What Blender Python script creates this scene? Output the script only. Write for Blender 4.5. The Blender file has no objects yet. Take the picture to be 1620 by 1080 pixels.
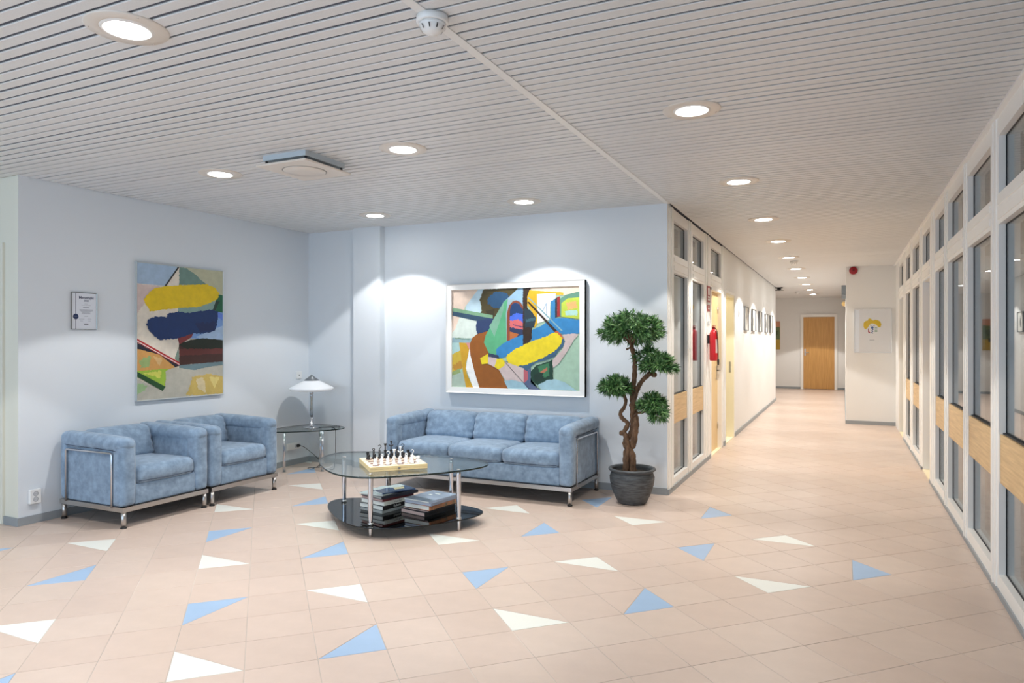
import bpy, bmesh, math, random
from math import pi, sin, cos, radians, sqrt
from mathutils import Vector, Matrix, noise
random.seed(7)
SC = bpy.context.scene
C = SC.collection

# ---------------------------------------------------------------- camera, world, light, exposure
YAW = radians(25.4)
CAM_H = 1.40
cd = bpy.data.cameras.new('camera'); cam = bpy.data.objects.new('camera', cd); C.objects.link(cam)
cd.sensor_width = 36; cd.lens = 36 * 1104.5 / 1620; cd.clip_start = 0.05; cd.clip_end = 100
cd.shift_y = -0.0005
cam.location = (0, 0, CAM_H); cam.rotation_euler = (pi/2, 0, YAW)
SC.camera = cam
SC.view_settings.view_transform = 'Standard'; SC.view_settings.look = 'None'
SC.view_settings.gamma = 1; SC.view_settings.use_curve_mapping = False
SC.view_settings.exposure = 0.04
W = bpy.data.worlds.new('sky'); SC.world = W; W.use_nodes = True
W.node_tree.nodes['Background'].inputs[0].default_value = (0.58, 0.78, 1.0, 1)
W.node_tree.nodes['Background'].inputs[1].default_value = 3.5
SPOT_W = 78.0
SPOT_COL = (1.0, 0.985, 0.975)
CORR_COL = (1.0, 0.95, 0.885)
SC.cycles.max_bounces = 10; SC.cycles.diffuse_bounces = 6; SC.cycles.glossy_bounces = 5
SC.cycles.transparent_max_bounces = 16; SC.cycles.caustics_reflective = False
SC.cycles.sample_clamp_indirect = 6

# ---------------------------------------------------------------- dimensions (metres)
HC = 2.651
XL, XR, XW, YS, YP, YF = -1.444, 0.775, -5.631, 6.334, 13.10, 22.05
YB, XB = -2.6, -8.2        # behind the camera, far left
YD = 3.165                  # wall return on the left
YE = 17.54                 # end of the corridor's left wall

# ---------------------------------------------------------------- materials
def s2l(c):
    return tuple(((v/255)/12.92 if v/255 <= .04045 else ((v/255+.055)/1.055)**2.4) for v in c)
MATS = {}
def mat(name, col=(200,200,200), rough=.5, metal=0, var=0, scale=8, bump=0, bscale=40, spec=.5, emit=0, coat=0, stretch=None, var2=None, sheen=0, lin=False):
    if name in MATS: return MATS[name]
    m = bpy.data.materials.new(name); m.use_nodes = True; MATS[name] = m
    nt = m.node_tree; b = nt.nodes['Principled BSDF']
    c = col if lin else s2l(col)
    b.inputs['Base Color'].default_value = (*c, 1); b.inputs['Roughness'].default_value = rough
    b.inputs['Metallic'].default_value = metal; b.inputs['Specular IOR Level'].default_value = spec
    b.inputs['Coat Weight'].default_value = coat
    if sheen:
        b.inputs['Sheen Weight'].default_value = sheen; b.inputs['Sheen Roughness'].default_value = .6
    if emit:
        b.inputs['Emission Color'].default_value = (*c, 1); b.inputs['Emission Strength'].default_value = emit
    if var or bump:
        tc = nt.nodes.new('ShaderNodeTexCoord'); mp = nt.nodes.new('ShaderNodeMapping')
        nt.links.new(tc.outputs['Object'], mp.inputs['Vector'])
        if stretch: mp.inputs['Scale'].default_value = stretch
    if var:
        n = nt.nodes.new('ShaderNodeTexNoise'); n.inputs['Scale'].default_value = scale
        n.inputs['Detail'].default_value = 5; n.inputs['Roughness'].default_value = .6
        nt.links.new(mp.outputs[0], n.inputs['Vector'])
        r = nt.nodes.new('ShaderNodeValToRGB'); nt.links.new(n.outputs['Fac'], r.inputs[0])
        r.color_ramp.elements[0].position = .32; r.color_ramp.elements[1].position = .68
        c2 = s2l(var2) if var2 else c
        r.color_ramp.elements[0].color = (*[max(0, v*(1-var)) for v in c2], 1)
        r.color_ramp.elements[1].color = (*[min(1, v*(1+var*.7)) for v in c], 1)
        nt.links.new(r.outputs[0], b.inputs['Base Color'])
    if bump:
        n = nt.nodes.new('ShaderNodeTexNoise'); n.inputs['Scale'].default_value = bscale; n.inputs['Detail'].default_value = 3
        nt.links.new(mp.outputs[0], n.inputs['Vector'])
        u = nt.nodes.new('ShaderNodeBump'); u.inputs['Strength'].default_value = bump; u.inputs['Distance'].default_value = .004
        nt.links.new(n.outputs['Fac'], u.inputs['Height']); nt.links.new(u.outputs[0], b.inputs['Normal'])
    return m

def glass(name, tint=(1,1,1), f0=.045, rough=0.0):
    """thin clear pane: straight-through transmission plus Schlick reflection, the same from both sides"""
    if name in MATS: return MATS[name]
    m = bpy.data.materials.new(name); m.use_nodes = True; MATS[name] = m; nt = m.node_tree
    nt.nodes.clear(); N = nt.nodes.new; L = nt.links.new
    o = N('ShaderNodeOutputMaterial'); t = N('ShaderNodeBsdfTransparent'); t.inputs[0].default_value = (*tint, 1)
    g = N('ShaderNodeBsdfGlossy'); g.inputs['Roughness'].default_value = rough
    ge = N('ShaderNodeNewGeometry'); d = N('ShaderNodeVectorMath'); d.operation = 'DOT_PRODUCT'
    L(ge.outputs['Normal'], d.inputs[0]); L(ge.outputs['Incoming'], d.inputs[1])
    prev = d.outputs['Value']
    for op, k in (('ABSOLUTE', None), ('SUBTRACT', 1.0), ('POWER', 5.0), ('MULTIPLY_ADD', 1-f0)):
        n = N('ShaderNodeMath'); n.operation = op
        if op == 'SUBTRACT': n.inputs[0].default_value = 1.0; L(prev, n.inputs[1])
        else:
            L(prev, n.inputs[0])
            if k is not None: n.inputs[1].default_value = k
            if op == 'MULTIPLY_ADD': n.inputs[2].default_value = f0
        prev = n.outputs[0]
    x = N('ShaderNodeMixShader'); L(prev, x.inputs[0]); L(t.outputs[0], x.inputs[1]); L(g.outputs[0], x.inputs[2]); L(x.outputs[0], o.inputs[0])
    return m

M_WALL = mat('wall paint cool white', (220,226,231), .65, bump=.05, bscale=220)
M_WALLC = mat('wall paint warm white', (230,230,228), .6, bump=.05, bscale=220)
M_WALLY = mat('wall paint cream', (222,221,208), .65, bump=.05, bscale=220)
M_BASE = mat('grey skirting', (148,154,158), .5)
M_FRAME = mat('white painted joinery', (243,242,238), .38)
M_FRAMEB = mat('white trim', (232,232,230), .4)
M_GASK = mat('black gasket', (28,32,38), .5)
M_BIRCH = mat('birch veneer', (216,184,134), .42, var=.10, scale=5, stretch=(3,.6,14), var2=(206,170,118))
M_DOORW = mat('honey veneer door', (206,158,92), .4, var=.08, scale=4, stretch=(9,9,.5), var2=(196,146,80))
M_DOORP = mat('pale veneer door', (226,196,140), .4, var=.06, scale=4, stretch=(9,9,.5))
M_CREAM = mat('cream painted jamb', (242,234,204), .45)
M_CHROME = mat('polished chrome', (205,207,212), .12, metal=1)
M_STEEL = mat('satin steel', (190,188,186), .3, metal=1)
M_BLACKP = mat('black plastic', (22,22,24), .4)
M_WHITEP = mat('white plastic', (232,232,230), .35)
M_SUEDE = mat('blue suede', (131,154,177), .9, var=.17, scale=17, bump=.5, bscale=30, spec=.15, sheen=.30, var2=(116,140,164))
M_SEAM = mat('dark blue seam', (48,62,84), .9)
M_GLASS = glass('window glass', (.80,.86,.89), .05)
M_TABLE = glass('clear table glass', (.90,.955,.94), .045)
M_EDGE = mat('dark green glass edge', (18,38,36), .1)
M_SMOKE = glass('black glass', (.16,.175,.18), .12)
M_SMOKEE = mat('black glass edge', (14,16,17), .08)
M_LAMP = mat('lit diffuser', (255,255,252), .5, emit=45)
M_RIMW = mat('downlight white ring', (232,230,226), .4)
M_FLANGE = mat('downlight cover plate', (220,212,202), .32)
M_SLAT = mat('painted metal slat', (220,221,221), .42, metal=0.0, var=.05, scale=260, spec=.45)
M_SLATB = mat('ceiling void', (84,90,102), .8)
M_TR = [mat('terracotta tile %d' % i, c, .33, var=.035, scale=9, bump=.05, bscale=90, spec=.42) for i, c in enumerate([(203,183,169),(201,181,167),(204,185,171)])]
M_TW = mat('white tile', (226,227,219), .3, spec=.45)
M_TB = mat('blue tile', (156,182,210), .3, var=.03, scale=9, spec=.45)
M_GROUT = mat('grout', (208,198,188), .7, var=.08, scale=1.2, var2=(164,152,143))

# ---------------------------------------------------------------- geometry helpers
def NB(): return bmesh.new()
def box(bm, lo, hi, mi=0, bev=0):
    x0,y0,z0 = lo; x1,y1,z1 = hi
    vs = [bm.verts.new(p) for p in ((x0,y0,z0),(x1,y0,z0),(x1,y1,z0),(x0,y1,z0),(x0,y0,z1),(x1,y0,z1),(x1,y1,z1),(x0,y1,z1))]
    fs = [bm.faces.new([vs[i] for i in f]) for f in ((0,3,2,1),(4,5,6,7),(0,1,5,4),(1,2,6,5),(2,3,7,6),(3,0,4,7))]
    for f in fs: f.material_index = mi
    if bev:
        r = bmesh.ops.bevel(bm, geom=list({e for f in fs for e in f.edges}), offset=bev, segments=2, affect='EDGES', profile=.5)
        for f in r['faces']: f.material_index = mi
    return vs
def prism(bm, pts, z0, z1, mi=0, axis='z', side_mi=None):
    def P(a, b, c): return (a,b,c) if axis == 'z' else ((a,c,b) if axis == 'y' else (c,a,b))
    lo = [bm.verts.new(P(a,b,z0)) for a,b in pts]; hi = [bm.verts.new(P(a,b,z1)) for a,b in pts]
    n = len(pts)
    f1 = bm.faces.new(lo[::-1]); f2 = bm.faces.new(hi); f1.material_index = f2.material_index = mi
    for i in range(n):
        f = bm.faces.new((lo[i], lo[(i+1)%n], hi[(i+1)%n], hi[i])); f.material_index = mi if side_mi is None else side_mi
        if n > 12: f.smooth = True
def lathe(bm, prof, n=32, c=(0,0,0), mi=0, axis='z', smooth=True, cap=True):
    rings = []
    for r, z in prof:
        ring = []
        for k in range(n):
            a = 2*pi*k/n; p = (r*cos(a), r*sin(a), z)
            if axis == 'x': p = (p[2], p[0], p[1])
            if axis == 'y': p = (p[0], p[2], p[1])
            ring.append(bm.verts.new((c[0]+p[0], c[1]+p[1], c[2]+p[2])))
        rings.append(ring)
    for a, b in zip(rings, rings[1:]):
        for k in range(n):
            f = bm.faces.new((a[k], a[(k+1)%n], b[(k+1)%n], b[k])); f.material_index = mi; f.smooth = smooth
    if cap:
        for ring, rr in ((rings[0], prof[0][0]), (rings[-1], prof[-1][0])):
            if rr > 1e-5:
                f = bm.faces.new(ring); f.material_index = mi
def tube(bm, pts, rad, n=10, mi=0, smooth=True, closed=False):
    pts = [Vector(p) for p in pts]; rads = rad if isinstance(rad, (list, tuple)) else [rad]*len(pts)
    rings = []; up = Vector((0,0,1)); N = len(pts)
    prev = None
    for i, p in enumerate(pts):
        if closed: d = pts[(i+1)%N] - pts[(i-1)%N]
        else: d = pts[min(i+1, N-1)] - pts[max(i-1, 0)]
        d.normalize()
        if prev is None:
            u = up if abs(d.dot(up)) < .95 else Vector((1,0,0))
            a = d.cross(u).normalized()
        else:
            a = (prev - d*prev.dot(d)).normalized()
        prev = a; b = d.cross(a)
        rings.append([bm.verts.new(p + (a*cos(2*pi*k/n) + b*sin(2*pi*k/n))*rads[i]) for k in range(n)])
    rr = list(zip(rings, rings[1:])) + ([(rings[-1], rings[0])] if closed else [])
    for a, b in rr:
        for k in range(n):
            f = bm.faces.new((a[k], a[(k+1)%n], b[(k+1)%n], b[k])); f.smooth = smooth; f.material_index = mi
    if not closed:
        for r in (rings[0][::-1], rings[-1]):
            f = bm.faces.new(r); f.material_index = mi
def spline(pts, k=6, closed=False):
    pts = [Vector(p) for p in pts]; N = len(pts); out = []
    for i in range(N if closed else N-1):
        if closed: p0,p1,p2,p3 = pts[(i-1)%N], pts[i], pts[(i+1)%N], pts[(i+2)%N]
        else: p0,p1,p2,p3 = pts[max(i-1,0)], pts[i], pts[i+1], pts[min(i+2,N-1)]
        for j in range(k):
            t = j/k
            out.append(.5*((2*p1) + (p2-p0)*t + (2*p0-5*p1+4*p2-p3)*t*t + (3*p1-p0-3*p2+p3)*t**3))
    if not closed: out.append(pts[-1])
    return out
def softbox(bm, lo, hi, r, puff=(0,0,0), n=6, amp=0, seed=0, mi=0, fn=None):
    """rounded box with swelling sides"""
    c = [(a+b)/2 for a,b in zip(lo,hi)]; h = [(b-a)/2 for a,b in zip(lo,hi)]
    r = min(r, min(h)*.98)
    ax = []
    for k in range(3):
        e = [-h[k], -h[k]+.3*r, -h[k]+.65*r, -h[k]+r]; inner = h[k]-r
        nn = max(2, int(n*min(1, inner/.12)))
        ax.append(e + [-inner + 2*inner*i/nn for i in range(1,nn)] + [-x for x in e[::-1]])
    vd = {}
    def V(i,j,k):
        key = (i,j,k)
        if key in vd: return vd[key]
        q = Vector((ax[0][i], ax[1][j], ax[2][k]))
        inn = Vector([max(-(h[a]-r), min(h[a]-r, q[a])) for a in range(3)])
        d = q-inn
        p = inn + d.normalized()*r if d.length > 1e-9 else q.copy()
        u = [p[a]/h[a] for a in range(3)]
        for a in range(3):
            b_, c_ = (a+1)%3, (a+2)%3
            p[a] += u[a]*puff[a]*(1-u[b_]**2)*(1-u[c_]**2)
        p = p + Vector(c)
        if amp:
            nv = noise.noise_vector(Vector((p.x*9+seed, p.y*9, p.z*9)))
            p += nv*amp
        if fn: p = fn(p, u)
        vd[key] = bm.verts.new(p); return vd[key]
    nx, ny, nz = [len(a)-1 for a in ax]
    fs = []
    for i in range(nx):
        for j in range(ny):
            fs.append((V(i,j,0),V(i,j+1,0),V(i+1,j+1,0),V(i+1,j,0)))
            fs.append((V(i,j,nz),V(i+1,j,nz),V(i+1,j+1,nz),V(i,j+1,nz)))
    for i in range(nx):
        for k in range(nz):
            fs.append((V(i,0,k),V(i+1,0,k),V(i+1,0,k+1),V(i,0,k+1)))
            fs.append((V(i,ny,k),V(i,ny,k+1),V(i+1,ny,k+1),V(i+1,ny,k)))
    for j in range(ny):
        for k in range(nz):
            fs.append((V(0,j,k),V(0,j,k+1),V(0,j+1,k+1),V(0,j+1,k)))
            fs.append((V(nx,j,k),V(nx,j+1,k),V(nx,j+1,k+1),V(nx,j,k+1)))
    for f in fs:
        try:
            g = bm.faces.new(f); g.smooth = True; g.material_index = mi
        except ValueError: pass

def obj(name, bm, mats, parent=None, loc=(0,0,0), recalc=True):
    me = bpy.data.meshes.new(name)
    if recalc: bmesh.ops.recalc_face_normals(bm, faces=bm.faces)
    bm.to_mesh(me); bm.free()
    if not isinstance(mats, (list, tuple)): mats = [mats]
    for m in mats: me.materials.append(m)
    o = bpy.data.objects.new(name, me); C.objects.link(o)
    o.parent = parent; o.location = loc
    return o
def empty(name, loc=(0,0,0), rz=0):
    o = bpy.data.objects.new(name, None); C.objects.link(o); o.empty_display_size = .1
    o.location = loc; o.rotation_euler = (0,0,rz); return o
def tag(o, label, cat, group=None):
    o['label'] = label; o['category'] = cat
    if group: o['group'] = group
    return o
def thing(name, label, cat, loc=(0,0,0), rz=0, group=None): return tag(empty(name, loc, rz), label, cat, group)
def structure(o): o['kind'] = 'structure'; return o
def bx(name, lo, hi, m, parent=None, bev=0, kind=None):
    bm = NB(); box(bm, lo, hi, bev=bev); o = obj(name, bm, m, parent)
    if kind: o['kind'] = kind
    return o
def dup(root, loc, rz, label, group=None, name=None):
    r = root.copy(); C.objects.link(r); r.location = loc; r.rotation_euler = (0,0,rz); r['label'] = label
    if group: r['group'] = group
    for ch in list(root.children):
        k = ch.copy(); C.objects.link(k); k.parent = r
        for g in ch.children:
            d = g.copy(); C.objects.link(d); d.parent = k
    return r
def text(name, body, size, m, parent, loc, rot, align='CENTER', bold=0.0, ext=.0003):
    cu = bpy.data.curves.new(name, 'FONT'); cu.body = body; cu.size = size; cu.align_x = align; cu.extrude = ext; cu.offset = bold
    t = bpy.data.objects.new(name+'_tmp', cu); C.objects.link(t)
    bpy.context.view_layer.update()
    me = bpy.data.meshes.new_from_object(t.evaluated_get(bpy.context.evaluated_depsgraph_get()))
    bpy.data.objects.remove(t); bpy.data.curves.remove(cu)
    me.materials.clear(); me.materials.append(m)
    o = bpy.data.objects.new(name, me); C.objects.link(o); o.parent = parent; o.location = loc; o.rotation_euler = rot
    return o

# ================================================================ the shell
# floor: grout bed with tiles laid at 45 degrees
fl = structure(bx('floor', (XB-.1, YB-.1, -.10), (3.2, YF+.2, -.0016), M_GROUT))
TA = .3023; O0 = (-2.516, 1.980); K = sqrt(.5)
def G(i, j): return (O0[0] + TA*K*(i-j), O0[1] + TA*K*(i+j))
def tile_mesh(pts, m, name):
    bm = NB(); g = .0036; ch = .0007
    cx = sum(p[0] for p in pts)/len(pts); cy = sum(p[1] for p in pts)/len(pts)
    def inset(d):
        out = []; n = len(pts)
        for i in range(n):
            p, a, b = Vector(pts[i]), Vector(pts[i-1]), Vector(pts[(i+1)%n])
            d1, d2 = (p-a).normalized(), (b-p).normalized()
            n1, n2 = Vector((-d1.y, d1.x)), Vector((-d2.y, d2.x))
            out.append(p + (n1+n2)*d/(1+n1.dot(n2)))
        return out
    lo = inset(g/2); hi = inset(g/2+ch)
    A = [bm.verts.new((p.x,p.y,-.0025)) for p in lo]; B = [bm.verts.new((p.x,p.y,-ch)) for p in lo]; D = [bm.verts.new((p.x,p.y,0)) for p in hi]
    n = len(pts); bm.faces.new(D)
    for i in range(n):
        bm.faces.new((A[i],A[(i+1)%n],B[(i+1)%n],B[i])); bm.faces.new((B[i],B[(i+1)%n],D[(i+1)%n],D[i]))
    me = bpy.data.meshes.new(name); bmesh.ops.recalc_face_normals(bm, faces=bm.faces); bm.to_mesh(me); bm.free(); me.materials.append(m)
    return me
a_ = TA
SQ = [(0,0),(a_,0),(a_,a_),(0,a_)]
sqm = [tile_mesh(SQ, m, 'tile') for m in M_TR]
TRI = {'LL': ([(0,0),(a_,0),(0,a_)], [(a_,0),(a_,a_),(0,a_)]), 'UL': ([(0,0),(a_,a_),(0,a_)], [(0,0),(a_,0),(a_,a_)]),
       'LR': ([(0,0),(a_,0),(a_,a_)], [(0,0),(a_,a_),(0,a_)]), 'UR': ([(a_,0),(a_,a_),(0,a_)], [(0,0),(a_,0),(0,a_)])}
tric = {}
for k, (p, q) in TRI.items():
    cm = M_TW if k in ('LL','UR') else M_TB
    tric[k] = (tile_mesh(p, cm, 'tile'), tile_mesh(q, M_TR[0], 'tile'))
cells = []
for i in range(-40, 100):
    for j in range(-40, 100):
        cx, cy = G(i+.5, j+.5)
        inl = XL-.2 < cx < XR+.25 and 0 < cy < YF+.2
        lou = XW-.2 < cx < XR+.25 and YB < cy < YS+.2
        lef = XB < cx < XW+.1 and YB < cy < YD+.2
        sid = -3.2 < cx < XL+.1 and YE-.2 < cy < YF+.2
        if not (inl or lou or lef or sid): continue
        dep = -sin(YAW)*cx + cos(YAW)*cy; lat = cos(YAW)*cx + sin(YAW)*cy
        vis = dep > 2.2 and abs(lat)/dep < .78 and CAM_H/dep < .53 and not (cx < XW or (cx < XL and cy > YS and cy < YE))
        shape = None
        if 0 <= j and i <= 13 and not (j >= 7 and i >= 12):
            if not ((i < 2 and j >= 11) or (i < 0 and j >= 10) or (i >= 5 and j >= 10)): shape = {(0,0):'LL', (0,2):'UL', (2,0):'LR', (2,2):'UR'}.get((i % 5, j % 5))
        cells.append((dep if vis else 99+abs(dep), i, j, shape))
cells.sort()
R45 = radians(45); nt_ = 0; rest = {}
for dpt, i, j, shape in cells:
    ms = [random.choice(sqm)] if not shape else list(tric[shape])
    x, y = G(i, j)
    for me in ms:
        if nt_ < 300 and dpt < 90:
            o = bpy.data.objects.new('tile', me); C.objects.link(o); o.parent = fl
            o.location = (x, y, random.uniform(-.0003, 0)); o.rotation_euler = (0, 0, R45); nt_ += 1
        else: rest.setdefault(me.name, (me, []))[1].append((x, y))
V, F, MI, mats_ = [], [], [], []
for me, pl in rest.values():
    m = me.materials[0]
    if m not in mats_: mats_.append(m)
    mi = mats_.index(m)
    for x, y in pl:
        b0 = len(V)
        for v in me.vertices: V.append((x + K*(v.co.x - v.co.y), y + K*(v.co.x + v.co.y), v.co.z))
        for p in me.polygons: F.append([b0+k for k in p.vertices]); MI.append(mi)
me = bpy.data.meshes.new('far_tiles'); me.from_pydata(V, [], F)
for m in mats_: me.materials.append(m)
me.polygons.foreach_set('material_index', MI)
o = bpy.data.objects.new('far_tiles', me); C.objects.link(o); o.parent = fl; o['kind'] = 'stuff'

# ceiling: void behind, metal slats below it
ce = structure(bx('ceiling', (XB-.1, YB-.1, HC+.007), (4.4, YF+.2, HC+.08), M_SLATB))
def slat_bm(bm, x0, x1, y, w):
    ch = .0025; t = .0075
    prof = [(y+.001, HC+t), (y, HC+ch), (y+ch, HC), (y+w-ch, HC), (y+w, HC+ch), (y+w-.001, HC+t)]
    A = [bm.verts.new((x0, a, z)) for a, z in prof]; B = [bm.verts.new((x1, a, z)) for a, z in prof]
    for k in range(6): bm.faces.new((A[k], A[(k+1)%6], B[(k+1)%6], B[k]))
    bm.faces.new(A); bm.faces.new(B)
ns = 0; PIT = .0725
rngs = random.Random(3)
far = NB()
ylist = [(1.25 + PIT*k) for k in range(int((YF-1.25)/PIT)+1)]
for k, y in enumerate(ylist):
    w = .0575 + rngs.uniform(-.0042, .0042)
    xr0 = XL+.018 if y < YE else -3.1
    bm = NB() if ns < 300 and y < 9.6 else far
    slat_bm(bm, xr0, XR, y, w)
    if bm is not far: obj('ceiling_slat', bm, M_SLAT, ce); ns += 1
    if y < YS-.02:
        w = .0575 + rngs.uniform(-.0042, .0042)
        bm = NB(); slat_bm(bm, XW+.008 if y > YD-.03 else XB, XL-.018, y+.030, w); obj('ceiling_slat', bm, M_SLAT, ce); ns += 1
k = 1
while 1.25 - PIT*k > YB:
    slat_bm(far, XL+.018, XR, 1.25-PIT*k, .06); slat_bm(far, XB, XL-.018, 1.28-PIT*k, .06); k += 1
o = obj('far_ceiling_slats', far, M_SLAT, ce); o['kind'] = 'stuff'
structure(bx('trim_1', (XL-.021, YB, HC-.004), (XL+.021, YS+.02, HC+.02), M_FRAMEB))
structure(bx('trim_2', (XR-.028, YB, HC-.012), (XR+.02, YP, HC+.02), M_FRAMEB))

# walls
def wall(name, lo, hi, m=M_WALL): return structure(bx(name, lo, hi, m))
ZT = HC+.03
wall('wall_left', (XW-.12, YD, 0), (XW, YS+.12, ZT))
wall('wall_sofa', (XW, YS, 0), (XL-.001, YS+.12, ZT))
wall('wall_column', (-4.917, YS-.087, 0), (-4.558, YS-.0005, HC-.001))
wall('wall_return', (-5.80, YD, 0), (XW-.12, YD+.12, ZT), M_WALLY)
wall('wall_return_corner', (XW-.12, YD-.002, 0), (XW-.0015, YD, ZT), M_WALLY)
wall('wall_return_upper', (XB, YD, 2.15), (-5.80, YD+.12, ZT), M_WALLY)
wall('wall_return_left', (XB, YD, 0), (-6.86, YD+.12, ZT), M_WALLY)
wall('wall_far_left', (XB-.12, YB, 0), (XB, YD+.12, ZT), M_WALLY)
# corridor left wall beyond the glazed part
wall('wall_corridor_above_door', (XL-.12, 9.58, 2.06), (XL, 10.56, ZT), M_WALLC)
wall('wall_corridor_between_doors', (XL-.12, 9.56, 0), (XL, 9.735, 2.06), M_WALLC)
wall('wall_corridor', (XL-.12, 10.56, 0), (XL, YE, ZT), M_WALLC)
wall('wall_corridor_end', (-3.2, YE-.12, 0), (XL-.12, YE, ZT), M_WALLC)
wall('wall_alcove', (-3.3, YE-.12, 0), (-3.2, YF+.12, ZT), M_WALLC)
wall('wall_far', (-3.2, YF, 0), (XR, YF+.12, ZT), M_WALLC)
wall('wall_projection', (.041, YP, 0), (1.0, YF, ZT), M_WALLC)
wall('wall_right_end', (XR, 12.24, 0), (XR+.12, YP, ZT), M_WALLC)
# behind the camera: window wall
wall('wall_back_sill', (XB, YB-.12, 0), (XR, YB, .30))
wall('wall_back_head', (XB, YB-.12, 2.56), (XR, YB, ZT))
for n, x in enumerate([XB, -6.1, -3.9, -1.7, XR-.25]):
    wall('wall_back_pier', (x, YB-.12, .30), (x+.25, YB, 2.56))
wall('wall_right_near', (XR, YB, 0), (XR+.12, 1.62, ZT))
# skirtings
def skirt(name, lo, hi): return structure(bx(name, lo, hi, M_BASE))
skirt('baseboard_left', (XW, YD, 0), (XW+.012, YS, .062))
skirt('baseboard_sofa', (XW, YS-.012, 0), (XL, YS, .062))
skirt('baseboard_column', (-4.925, YS-.097, 0), (-4.548, YS-.087, .062))
skirt('baseboard_return', (-5.80, YD-.013, 0), (XW+.012, YD, .062))
skirt('baseboard_corridor', (XL, 10.57, 0), (XL+.012, YE+.012, .062))
skirt('baseboard_glazing', (XL, YS, 0), (XL+.012, 8.58, .048))
skirt('baseboard_between', (XL, 9.60, 0), (XL+.012, 9.73, .062))
skirt('baseboard_far_left', (-3.2, YF-.012, 0), (-1.13, YF, .062))
skirt('baseboard_far_right', (-.15, YF-.012, 0), (.041, YF, .062))
skirt('baseboard_projection', (.029, YP-.012, 0), (XR, YP, .062))
skirt('baseboard_projection_side', (.029, YP, 0), (.041, YF, .062))
skirt('baseboard_right', (XR-.010, 1.6, 0), (XR, 8.04, .03))
skirt('baseboard_right_far', (XR-.010, 8.80, 0), (XR, 11.4, .03))

# ---------------------------------------------------------------- glazed partitions
D_GL = .036; D_FR = .10
def X_(s, x0, d): return x0 + s*d
def bxs(name, s, x0, d0, d1, y0, y1, z0, z1, m, parent, bev=0):
    xa, xb = sorted((X_(s,x0,d0), X_(s,x0,d1)))
    return bx(name, (xa,y0,z0), (xb,y1,z1), m, parent, bev)
ZH0, ZH1, ZT0, ZT1, ZS = 2.535, HC, 2.045, 2.215, .11
def ring(name, s, x0, d0, d1, y0, y1, z0, z1, w, m, parent):
    bm = NB(); xa, xb = sorted((X_(s,x0,d0), X_(s,x0,d1)))
    box(bm, (xa,y0,z0), (xb,y0+w,z1)); box(bm, (xa,y1-w,z0), (xb,y1,z1))
    box(bm, (xa,y0+w,z0), (xb,y1-w,z0+w)); box(bm, (xa,y0+w,z1-w), (xb,y1-w,z1))
    return obj(name, bm, m, parent)
def post(s, x0, y0, y1, parent):
    bm = NB(); m = (y0+y1)/2; h = (y1-y0)/2
    def b(d0, d1, a, c, z0=0.028, z1=HC-.01):
        xa, xb = sorted((X_(s,x0,d0), X_(s,x0,d1))); box(bm, (xa,a,z0), (xb,c,z1))
    b(0, D_FR, y0, y1)
    b(-.007, 0, m-h*.62, m-h*.18); b(-.007, 0, m+h*.18, m+h*.62); b(-.012, 0, m-h*.08, m+h*.08)
    return obj('post', bm, M_FRAME, parent)
def rail(s, x0, y0, y1, z0, z1, parent, nm, step=True):
    bm = NB(); 
    def b(d0, d1, c0, c1):
        xa, xb = sorted((X_(s,x0,d0), X_(s,x0,d1))); box(bm, (xa,y0,c0), (xb,y1,c1))
    b(0, D_FR, z0, z1)
    if step:
        h = z1-z0; b(-.007, 0, z0+h*.15, z0+h*.40); b(-.007, 0, z0+h*.60, z0+h*.85)
    return obj(nm, bm, M_FRAME, parent)
def pane(s, x0, y0, y1, z0, z1, parent):
    g = bxs('glass_pane', s, x0, D_GL, D_GL+.004, y0, y1, z0, z1, M_GLASS, parent)
    ring('gasket', s, x0, D_GL-.003, D_GL+.008, y0, y1, z0, z1, .006, M_GASK, parent)
    return g
wn = [0]
def bay(s, x0, y0, y1, full=True):
    wn[0] += 1
    e = structure(empty('window_%d' % wn[0], (x0, (y0+y1)/2, 0)))
    p = (s, x0)
    rail(s, x0, y0, y1, ZH0, ZH1-.012, e, 'head_rail', False); rail(s, x0, y0, y1, ZT0, ZT1, e, 'transom')
    pane(s, x0, y0, y1, ZT1, ZH0, e)
    if full:
        rail(s, x0, y0, y1, .028, ZS, e, 'sill_rail', False)
        pane(s, x0, y0, y1, .885, ZT0, e); pane(s, x0, y0, y1, ZS, .615, e)
        bxs('wood_panel', s, x0, .008, .05, y0-.004, y1+.004, .615, .885, M_BIRCH, e, .002)
        bxs('gasket', s, x0, .02, .034, y0, y1, .885, .893, M_GASK, e)
    for o in e.children: o.data.transform(Matrix.Translation((-x0, -(y0+y1)/2, 0)))
    return e
RB = [(1.83,2.62),(2.85,3.64),(3.87,4.644),(4.879,5.705),(5.90,6.724),(6.95,7.60),(9.14,9.94),(10.31,11.01)]
for a, b in RB:
    bay(1, XR, a, b)
for a, b in [(8.06,8.75),(11.46,12.215)]:
    bay(1, XR, a, b, False)
for a, b in [(6.60,7.24),(7.50,8.16)]:
    bay(-1, XL, a, b)
bay(-1, XL, 8.62, 9.40, False)
pr_ = structure(empty('trim_3', (0,0,0)))
for a, b in [(1.60,1.83),(2.62,2.85),(3.64,3.87),(4.644,4.879),(5.705,5.90),(6.724,6.95),(7.60,8.06),(8.75,9.14),(9.94,10.31),(11.01,11.46),(12.215,12.26)]:
    post(1, XR, a, b, pr_)
pl_ = structure(empty('trim_4', (0,0,0)))
for a, b in [(YS+.002,6.60),(7.24,7.50),(8.16,8.62),(9.40,9.575)]:
    post(-1, XL, a, b, pl_)

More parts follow.
